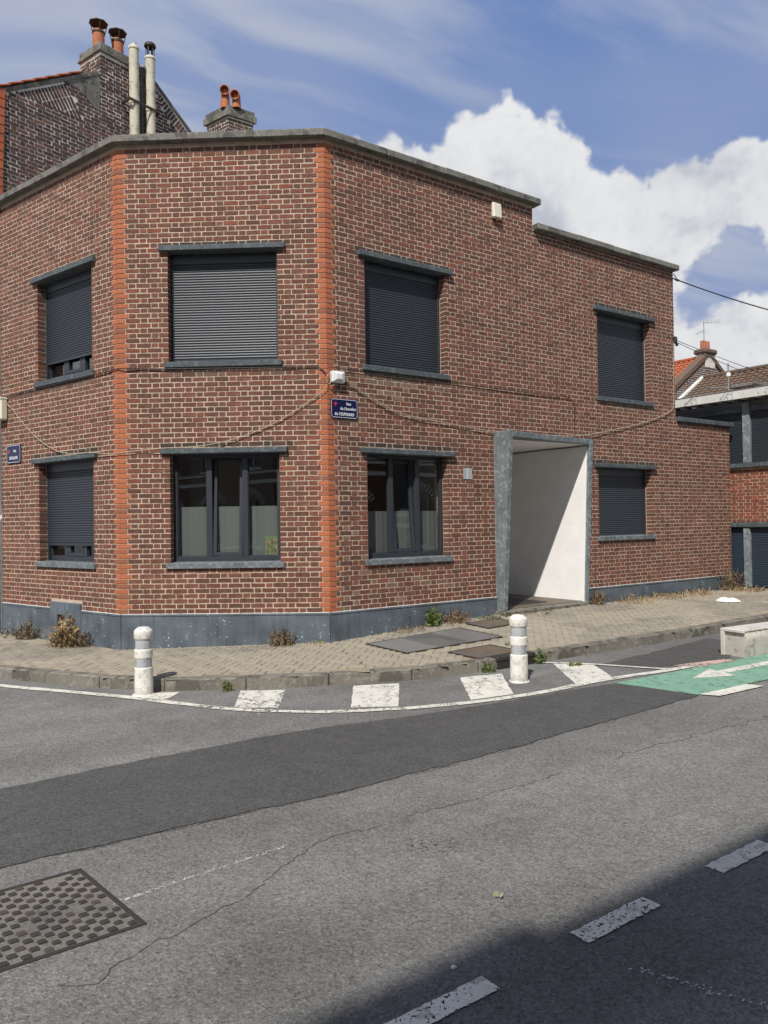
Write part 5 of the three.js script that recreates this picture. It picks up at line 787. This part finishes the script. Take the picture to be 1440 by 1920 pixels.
  join('overhead_wire', span(f2.clone().add(V3(0, -0.04, 0)), V3(16, 3.3, -21), 0.25), 0.007, M.cableBlack, 'lower of two thin overhead wires leaving the wall edge');
  const br = thing('wire_bracket', 'small dark wall bracket holding the overhead wires', 'bracket', [f2.x, 5.05, f2.z]); mesh('anchor', box(8.64, 8.74, 5.06, 5.2, -0.02, 0.06, 0.015), M.cableBlack, br, FR); mesh('insulator', lathe([[0, 5.0], [0.03, 5.01], [0.035, 5.06], [0, 5.08]], 10).translate(8.75, 0, 0.03), M.cableBlack, br, FR);
  const b2 = thing('wire_bracket', 'hooked dark clamp at the end of the thick overhead wire', 'bracket', [e.x, 6.4, e.z]); mesh('clamp', [tube([V3(8.69, 6.46, 0), V3(8.8, 6.46, 0), V3(8.86, 6.45, 0)].map(v => v), 0.012, 4, 6), tube([V3(8.72, 6.56, 0), V3(8.78, 6.52, 0), V3(8.85, 6.46, 0)], 0.01, 4, 6), box(8.80, 8.92, 6.43, 6.47, -0.02, 0.02, 0.008)], M.cableBlack, b2, FR);
}
// ---------------------------------------------------------------- things on the ground
function bollard(x, z, turn, label) {
  const y = roadH(x), t = thing('bollard', label, 'bollard', [x, y, z], 'white bollards on the bend');
  const at = g => { g.rotateY(turn); g.translate(x, y, z); return g; }, k = 0.79 / 357, Y = v => (512 - v) * k, dent = (g, s) => { const p = g.attributes.position; for (let i = 0; i < p.count; i++) { const a = Math.atan2(p.getZ(i), p.getX(i)), q = 1 + (vn(a * 1.2 + 9, p.getY(i) * 9, 256, s) - 0.5) * 0.05; p.setX(i, p.getX(i) * q); p.setZ(i, p.getZ(i) * q); } return g; };
  mesh('post', at(dent(lathe([[0.108, -0.01], [0.112, 0.012], [0.104, 0.022], [0.103, Y(372)], [0.098, Y(366)], [0.088, Y(364)], [0.088, Y(322)], [0.098, Y(318)], [0.103, Y(312)], [0.103, Y(278)], [0.097, Y(271)], [0.088, Y(269)], [0.088, Y(224)], [0.097, Y(221)], [0.106, Y(214)], [0.107, Y(180)], [0.098, Y(172)], [0.06, Y(158)], [0.0, Y(155)]], 26), 3)), M.white, t);
  for (const [a, b] of [[364, 323], [268, 225]]) mesh('reflective_band', at(dent(lathe([[0.0885, Y(a)], [0.0915, Y(a) + 0.002], [0.0915, Y(b) - 0.002], [0.0885, Y(b)]], 26), 3)), M.bandGrey, t);
  mesh('base_ring', at(lathe([[0.12, -0.012], [0.122, 0.006], [0.112, 0.016], [0.1, 0.018]], 26)), M.white, t);
}
bollard(-2.81, -8.93, 0.4, 'white bollard with grey bands beside the kerb, farther from the porch'); bollard(1.56, -9.06, 1.9, 'white bollard with grey bands near the gully and porch');
{ // concrete block at the edge of the lane
  const o = [4.74, -10.10], u = [0.86, -0.51], f = pose(o, u), y = roadH(5) - 0.02, t = thing('concrete_block', 'long pale concrete block with rounded shoulder beside the green lane', 'block', [o[0], y, o[1]]);
  const s = new THREE.Shape(); s.moveTo(0, 0); s.lineTo(0.34, 0); s.lineTo(0.34, 0.32); s.lineTo(0.10, 0.33); s.quadraticCurveTo(0.0, 0.33, 0, 0.24); s.closePath();
  const g = new THREE.ExtrudeGeometry(s, { depth: 3.2, bevelEnabled: true, bevelSize: 0.012, bevelThickness: 0.012, bevelSegments: 2, curveSegments: 8 }); g.rotateY(Math.PI / 2); g.translate(0, y, 0);
  mesh('body', boxUv(g), std(C(0.52, 0.50, 0.46), { map: T.whiteWorn, bumpMap: T.grit, bumpScale: 0.003 }), t, f);
  mesh('end_frame', [box(-0.05, -0.014, y, y + 0.335, -0.37, -0.31, 0.006), box(-0.05, -0.014, y + 0.335, y + 0.375, -0.37, -0.02, 0.006), box(-0.013, 3.2, y + 0.345, y + 0.375, -0.37, -0.04, 0.008)], std(C(0.62, 0.61, 0.58), { map: T.whiteWorn }), t, f);
}
{ // crumpled white sheet by the side building
  const x = 6.75, z = -15.2, y = walkH(x, z), pos = [], N = 18, r = rng(3), H = (i, j) => { const a = i / N - 0.5, b = j / N - 0.5, e = 1 - Math.min(1, Math.pow(Math.hypot(a, b) * 2, 3)); return y + 0.006 + e * (0.03 + 0.05 * vn(i * 0.3 + 3, j * 0.3, 256, 5)); };
  const P = (i, j) => { const a = i / N - 0.5, b = j / N - 0.5, w = 1 + (vn(Math.atan2(b, a) * 2 + 9, 1, 256, 8) - 0.5) * 0.5; return [x + a * 0.42 * w, H(i, j), z + b * 0.5 * w]; };
  for (let i = 0; i < N; i++) for (let j = 0; j < N; j++) { if (Math.hypot(i + 0.5 - N / 2, j + 0.5 - N / 2) > N / 2) continue; pos.push(...P(i, j), ...P(i, j + 1), ...P(i + 1, j + 1), ...P(i, j), ...P(i + 1, j + 1), ...P(i + 1, j)); }
  tag(mesh('plastic_sheet', finish(pos), std(C(0.82, 0.83, 0.84), { side: THREE.DoubleSide, roughness: 0.6 })), 'crumpled white plastic sheet on the pavement by the end wall', 'sheet');
}
function plateOn(name, label, cat, cx, cz, a, b, mat, n, hf = walkH) {   // metal cover laid flush, along the street; n plates
  const y = hf(cx, cz), t = thing(name, label, cat, [cx, y, cz]), f = pose([cx, cz], dR), e = 0.3, q = (u, v) => hf(cx + dR[0] * u + nR[0] * v, cz + dR[1] * u + nR[1] * v) + 0.004;
  const slabAt = (x0, x1, z0, z1, up) => hexa([[x0, q(x0, z0) - 0.06, z0], [x1, q(x1, z0) - 0.06, z0], [x0, q(x0, z0) + up, z0], [x1, q(x1, z0) + up, z0], [x0, q(x0, z1) - 0.06, z1], [x1, q(x1, z1) - 0.06, z1], [x0, q(x0, z1) + up, z1], [x1, q(x1, z1) + up, z1]], 0.003);
  mesh('frame', [slabAt(-a / 2, a / 2, -b / 2, -b / 2 + 0.02, 0.006), slabAt(-a / 2, a / 2, b / 2 - 0.02, b / 2, 0.006), slabAt(-a / 2, -a / 2 + 0.02, -b / 2 + 0.021, b / 2 - 0.021, 0.006), slabAt(a / 2 - 0.02, a / 2, -b / 2 + 0.021, b / 2 - 0.021, 0.006)], M.darkMetal, t, f);
  for (let i = 0; i < n; i++) { const x0 = mix(-a / 2 + 0.024, a / 2 - 0.024, i / n), x1 = mix(-a / 2 + 0.024, a / 2 - 0.024, (i + 1) / n); mesh('plate', slabAt(x0 + 0.003, x1 - 0.003, -b / 2 + 0.024, b / 2 - 0.024, 0.003 + (i % 2) * 0.002), Array.isArray(mat) ? mat[i % mat.length] : mat, t, f); }
  return t;
}
const treadDark = M.tread.clone(); treadDark.color = C(0.24, 0.245, 0.255);
plateOn('utility_cover', 'grey treadplate utility cover of three plates in the pavement', 'cover', 0.72, -11.24, 1.78, 0.98, [M.tread, treadDark, M.tread], 3);
plateOn('gully_cover', 'brown cast iron gully cover at the kerb behind the bollard', 'cover', 1.32, -10.30, 0.80, 0.62, M.treadBrown, 1);
plateOn('access_cover', 'small brown iron cover in the pavement before the porch', 'cover', 1.74, -12.5, 0.72, 0.55, M.treadBrown, 1);
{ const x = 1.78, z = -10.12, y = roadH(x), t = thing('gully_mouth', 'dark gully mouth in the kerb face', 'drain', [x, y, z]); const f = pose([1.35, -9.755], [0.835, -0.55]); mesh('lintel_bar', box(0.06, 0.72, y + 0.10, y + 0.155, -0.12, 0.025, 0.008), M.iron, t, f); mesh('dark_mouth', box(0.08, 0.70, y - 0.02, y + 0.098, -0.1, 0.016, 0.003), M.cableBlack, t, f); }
{ // studded manhole in the road
  const p2 = [-1.75, -4.39], e1 = [0.57, 0.63], e2 = [-0.815, 0.58], l1 = 0.85, n1 = Math.hypot(...e1), a1 = [e1[0] / n1, e1[1] / n1], l2 = 0.86, c = [p2[0] + a1[0] * l1 / 2 + e2[0] * l2 / 2, p2[1] + a1[1] * l1 / 2 + e2[1] * l2 / 2];
  const y = roadH(c[0]), t = thing('manhole_cover', 'square studded iron manhole cover filled with concrete in the road', 'cover', [c[0], y, c[1]]);
  const P = (u, v) => [p2[0] + a1[0] * u + e2[0] * v, p2[1] + a1[1] * u + e2[1] * v], Hx = (u0, u1, v0, v1, y0, y1, b, tp = 0) => { const q = (u, v, yy) => { const s = P(u, v); return [s[0], roadH(s[0]) + yy, s[1]]; }; return hexa([q(u0, v0, y0), q(u1, v0, y0), q(u0 + tp, v0 + tp, y1), q(u1 - tp, v0 + tp, y1), q(u0, v1, y0), q(u1, v1, y0), q(u0 + tp, v1 - tp, y1), q(u1 - tp, v1 - tp, y1)], b); };
  mesh('frame', [Hx(0, l1, 0, 0.022, -0.05, 0.009, 0.003), Hx(0, l1, l2 - 0.022, l2, -0.05, 0.009, 0.003), Hx(0, 0.022, 0.023, l2 - 0.023, -0.05, 0.009, 0.003), Hx(l1 - 0.022, l1, 0.023, l2 - 0.023, -0.05, 0.009, 0.003)], std(C(0.045, 0.04, 0.036), { roughness: 0.7, metalness: 0.3 }), t);
  mesh('plate', Hx(0.024, l1 - 0.024, 0.024, l2 - 0.024, -0.05, 0.003, 0.002), std(C(0.215, 0.205, 0.19), { map: T.paver, bumpMap: T.asphaltBump, bumpScale: 0.006 }), t);
  const r = rng(12), iron = [M.iron, std(C(0.06, 0.053, 0.046), { roughness: 0.55, metalness: 0.4 }), std(C(0.085, 0.066, 0.05), { roughness: 0.7, metalness: 0.3 })];
  for (let i = 0; i < 17; i++) for (let j = 0; j < 17; j++) { if ((i + j) % 2 || r() < 0.03) continue; const u = 0.05 + (l1 - 0.10) * i / 16, v = 0.05 + (l2 - 0.10) * j / 16, k = 0.0185 + (r() - 0.5) * 0.003; mesh('stud', Hx(u - k, u + k, v - k * 1.1, v + k * 1.1, 0, 0.011 + r() * 0.003, 0.002, 0.003), iron[r() < 0.6 ? 0 : r() < 0.6 ? 1 : 2], t); }
}
// ---------------------------------------------------------------- weeds, dry grass, litter
function blades(out, x, y, z, n, h, spread, wdt, r, lean = [0, 0], droop = 0.4) {
  for (let k = 0; k < n; k++) {
    const a = r() * 6.283, rad = Math.sqrt(r()) * spread, bx = x + Math.cos(a) * rad, bz = z + Math.sin(a) * rad, hh = h * (0.35 + 0.75 * r()), b = r() * 6.283, l = hh * (0.15 + droop * r()), w = wdt * (0.5 + r()), tx = Math.cos(b) * l + lean[0] * hh, tz = Math.sin(b) * l + lean[1] * hh, sx = Math.sin(b) * w, sz = -Math.cos(b) * w;
    const p = t => [bx + tx * t * t, y + hh * (t - 0.25 * droop * t * t), bz + tz * t * t], q0 = p(0), q1 = p(0.45), q2 = p(0.8), q3 = p(1), L = (q, s) => [q[0] + sx * s, q[1], q[2] + sz * s];
    for (const [u, v, s, e] of [[q0, q1, 1, 0.9], [q1, q2, 0.9, 0.6]]) out.push(...L(u, -s), ...L(u, s), ...L(v, e), ...L(u, -s), ...L(v, e), ...L(v, -e)); out.push(...L(q2, -0.6), ...L(q2, 0.6), ...q3);
  }
}
function leaves(out, x, y, z, n, h, spread, size, r) {
  for (let k = 0; k < n; k++) { const a = r() * 6.283, t = Math.sqrt(r()), px = x + Math.cos(a) * spread * t, pz = z + Math.sin(a) * spread * t, py = y + h * r() * (1.05 - 0.5 * t), s = size * (0.5 + r()), d = new THREE.Vector3(r() - 0.5, (r() - 0.3) * 0.8, r() - 0.5).normalize(), u = new THREE.Vector3(r() - 0.5, r() - 0.5, r() - 0.5).cross(d).normalize().multiplyScalar(s * 0.42), tip = d.multiplyScalar(s), c = new THREE.Vector3(px, py, pz), m = c.clone().addScaledVector(tip, 0.5);
    out.push(c.x, c.y, c.z, m.x + u.x, m.y + u.y, m.z + u.z, c.x + tip.x, c.y + tip.y, c.z + tip.z, c.x, c.y, c.z, c.x + tip.x, c.y + tip.y, c.z + tip.z, m.x - u.x, m.y - u.y, m.z - u.z); }
}
function clump(name, label, f, x, parts, seed, cat = 'weed', group) {
  // parts: [kind, material, dx, dz, n, h, spread, width]; local to wall f, standing on the pavement
  const base = toWorld(f, x, 0, 0.06), y = walkH(base.x, base.z) - 0.01, t = thing(name, label, cat, [base.x, y, base.z], group), r = rng(seed);
  for (const [kind, mat, dx, dz, n, h, sp, w, part] of parts) { const q = toWorld(f, x + dx, 0, dz), out = [], yy = walkH(q.x, q.z) - 0.01; kind === 'leaf' ? leaves(out, q.x, yy, q.z, n, h, sp, w, r) : blades(out, q.x, yy, q.z, n, h, sp, w, r, kind === 'hang' ? [0.25 * (r() - 0.3), 0.3] : [0, 0.05], kind === 'hang' ? 1.2 : 0.5); mesh(part || (kind === 'leaf' ? 'leaves' : 'stems'), finish(out), mat, t); }
  return t;
}
clump('dried_weed', 'big tan heap of dried weeds beside the plinth vent', FL, -1.22, [['hang', M.dry[0], 0, 0.14, 260, 0.42, 0.16, 0.008], ['hang', M.dry[2], 0.05, 0.2, 200, 0.3, 0.24, 0.008, 'pale_stems'], ['leaf', M.dry[0], 0, 0.16, 420, 0.55, 0.17, 0.045, 'dry_leaves'], ['leaf', M.dry[1], 0.1, 0.2, 320, 0.3, 0.30, 0.045, 'brown_leaves']], 501);
clump('dried_weed', 'dark dry weeds along the plinth at the left end', FL, -2.5, [['blade', M.dryDark[0], 0, 0.09, 120, 0.34, 0.2, 0.006], ['leaf', M.dryDark[1], 0, 0.1, 220, 0.32, 0.24, 0.035], ['leaf', M.dryDark[0], -0.6, 0.08, 160, 0.18, 0.3, 0.03, 'low_leaves']], 502);
clump('dried_weed', 'dark dry weed tuft right of the plinth vent', FL, -0.85, [['blade', M.dryDark[1], 0, 0.1, 70, 0.24, 0.14, 0.006], ['leaf', M.dryDark[0], 0, 0.1, 160, 0.22, 0.2, 0.035]], 503);
clump('dried_weed', 'dark withered weed against the middle wall plinth', FC, 2.42, [['blade', M.dryDark[1], 0, 0.09, 90, 0.30, 0.17, 0.006], ['leaf', M.dryDark[0], 0.03, 0.09, 200, 0.27, 0.17, 0.035], ['leaf', M.dry[1], 0, 0.1, 90, 0.18, 0.22, 0.03, 'brown_leaves']], 504);
clump('green_weed', 'yellow green leafy weed growing at the plinth', FR, 1.86, [['blade', M.leaf[2], 0, 0.09, 40, 0.3, 0.06, 0.005], ['leaf', M.leaf[0], 0, 0.1, 190, 0.34, 0.11, 0.05], ['leaf', M.leaf[1], 0, 0.12, 130, 0.34, 0.11, 0.045, 'light_leaves']], 505);
clump('dried_weed', 'brown dry weed just beyond the green leafy weed', FR, 2.3, [['blade', M.dryDark[1], 0, 0.1, 90, 0.26, 0.2, 0.006], ['leaf', M.dry[1], 0, 0.1, 240, 0.22, 0.24, 0.035], ['leaf', M.dryDark[0], 0.15, 0.1, 120, 0.2, 0.22, 0.03, 'dark_leaves']], 506);
clump('dried_weed', 'low dry weed line leading up to the green leafy weed', FR, 1.35, [['blade', M.dry[1], 0, 0.07, 90, 0.1, 0.3, 0.005], ['leaf', M.dryDark[1], 0, 0.07, 130, 0.07, 0.3, 0.025]], 507);
clump('dried_weed', 'dry scrub under the porch doorstep', FR, 3.5, [['blade', M.dry[1], 0, 0.32, 90, 0.12, 0.25, 0.005], ['leaf', M.leaf[2], -0.5, 0.2, 120, 0.05, 0.22, 0.03, 'low_green'], ['leaf', M.dryDark[1], 0.5, 0.24, 140, 0.1, 0.4, 0.03]], 508);
clump('dried_weed', 'tall dry weed beside the porch jamb', FR, 5.95, [['blade', M.dry[1], 0, 0.08, 80, 0.36, 0.12, 0.006], ['leaf', M.dryDark[1], 0, 0.08, 200, 0.3, 0.16, 0.035]], 509);
for (const [x, s, n] of [[6.8, 510, 'second'], [7.9, 511, 'third'], [8.9, 512, 'fourth']]) clump('dry_grass', 'dry grass strip along the far plinth', FR, x, [['blade', M.dry[0], 0, 0.1, 150, 0.16, 0.5, 0.006], ['leaf', M.dryDark[1], 0, 0.08, 200, 0.16, 0.5, 0.035], ['blade', M.dry[2], 0.2, 0.2, 90, 0.06, 0.5, 0.006, 'pale_blades']], s, 'grass', 'dry grass strips along the far plinth');
clump('dried_weed', 'dark brown bush at the far end of the wall', FR, 10.4, [['blade', M.dryDark[1], 0, 0.12, 160, 0.55, 0.25, 0.008], ['leaf', M.dryDark[0], 0, 0.14, 320, 0.5, 0.35, 0.05], ['hang', M.dry[0], 0.1, 0.35, 200, 0.16, 0.5, 0.008, 'pale_stems']], 513);
{ const t = (name, label, x, z, hf, mats, seed, n, h, sp, sz) => { const y = hf(x, z), th = thing(name, label, 'weed', [x, y, z]), r = rng(seed), a = []; blades(a, x, y - 0.005, z, n, h, sp, 0.004, r); mesh('stems', finish(a), mats[0], th); const b = []; leaves(b, x, y, z, n, h * 0.9, sp, sz, r); mesh('leaves', finish(b), mats[1], th); };
  t('kerb_weed', 'small reddish weed growing from the kerb joint', -1.86, -8.99, roadH, [M.leaf[0], M.dry[1]], 521, 40, 0.16, 0.06, 0.03);
  t('kerb_weed', 'green weed tuft at the gully mouth', 2.02, -10.16, roadH, [M.leaf[2], M.leaf[0]], 522, 70, 0.2, 0.09, 0.04);
  t('kerb_weed', 'green weed at the kerb behind the right bollard', 1.28, -9.68, roadH, [M.leaf[2], M.leaf[0]], 523, 60, 0.12, 0.10, 0.04);
  t('kerb_weed', 'flat green tuft on the slanted white stripe', 2.42, -9.92, roadH, [M.leaf[1], M.leaf[0]], 524, 60, 0.05, 0.09, 0.03);
  t('grass_tuft', 'short yellow grass tuft at the building corner', -1.0, -11.30, walkH, [M.dry[2], M.leaf[1]], 525, 60, 0.06, 0.14, 0.02);
  t('grass_tuft', 'small green tuft beside the gully cover', 1.75, -10.75, walkH, [M.leaf[2], M.leaf[1]], 526, 40, 0.05, 0.1, 0.02);
  const y = (x) => roadH(x); const stone = (x, z, s, label, mat) => { const g = new THREE.IcosahedronGeometry(s, 1), p = g.attributes.position; for (let i = 0; i < p.count; i++) { const q = 0.8 + 0.4 * vn(p.getX(i) * 90 + 9, p.getZ(i) * 90 + p.getY(i) * 50 + 9, 256, 2); p.setXYZ(i, p.getX(i) * q, p.getY(i) * q * 0.6, p.getZ(i) * q); } g.computeVertexNormals(); const m = mesh('pebble', boxUv(g).translate(x, y(x) + s * 0.3, z), mat); tag(m, label, 'pebble'); };
  stone(0.27, -3.32, 0.013, 'white pebble on the asphalt near the shadow edge', M.white); stone(-1.3, -7.85, 0.01, 'tiny white pebble on the road by the flaked stripe', M.white); stone(1.05, -8.75, 0.012, 'dark pebble between two white stripes', M.cableBlack);
  const lf = []; leaves(lf, 0.55, y(0.55) + 0.01, -3.9, 3, 0.01, 0.012, 0.03, rng(9)); tag(mesh('fallen_leaf', finish(lf), std(C(0.55, 0.6, 0.3), { side: THREE.DoubleSide })), 'pale green fallen leaf on the road', 'leaf');
  // loose sand and crumbs along the foot of the walls
  const r = rng(31), gpos = []; for (let k = 0; k < 2600; k++) { const w = r(), f = w < 0.3 ? FL : w < 0.62 ? FC : FR, x = w < 0.3 ? -r() * 3.5 : w < 0.62 ? r() * 3.1 : r() * 10, q = toWorld(f, x, 0, 0.03 + 0.16 * r() * r()), s = 0.003 + 0.006 * r(), yy = walkH(q.x, q.z) + 0.001; gpos.push(q.x - s, yy, q.z, q.x, yy, q.z + s, q.x + s * 0.3, yy + s, q.z, q.x, yy, q.z + s, q.x + s, yy, q.z - s, q.x + s * 0.3, yy + s, q.z, q.x + s, yy, q.z - s, q.x - s, yy, q.z, q.x + s * 0.3, yy + s, q.z); }
  const gm = mesh('loose_sand', finish(gpos), std(C(0.55, 0.47, 0.34))); gm.userData = { kind: 'stuff', label: 'loose sand and crumbs along the foot of the walls', category: 'sand' };
}

renderer.render(scene, camera);
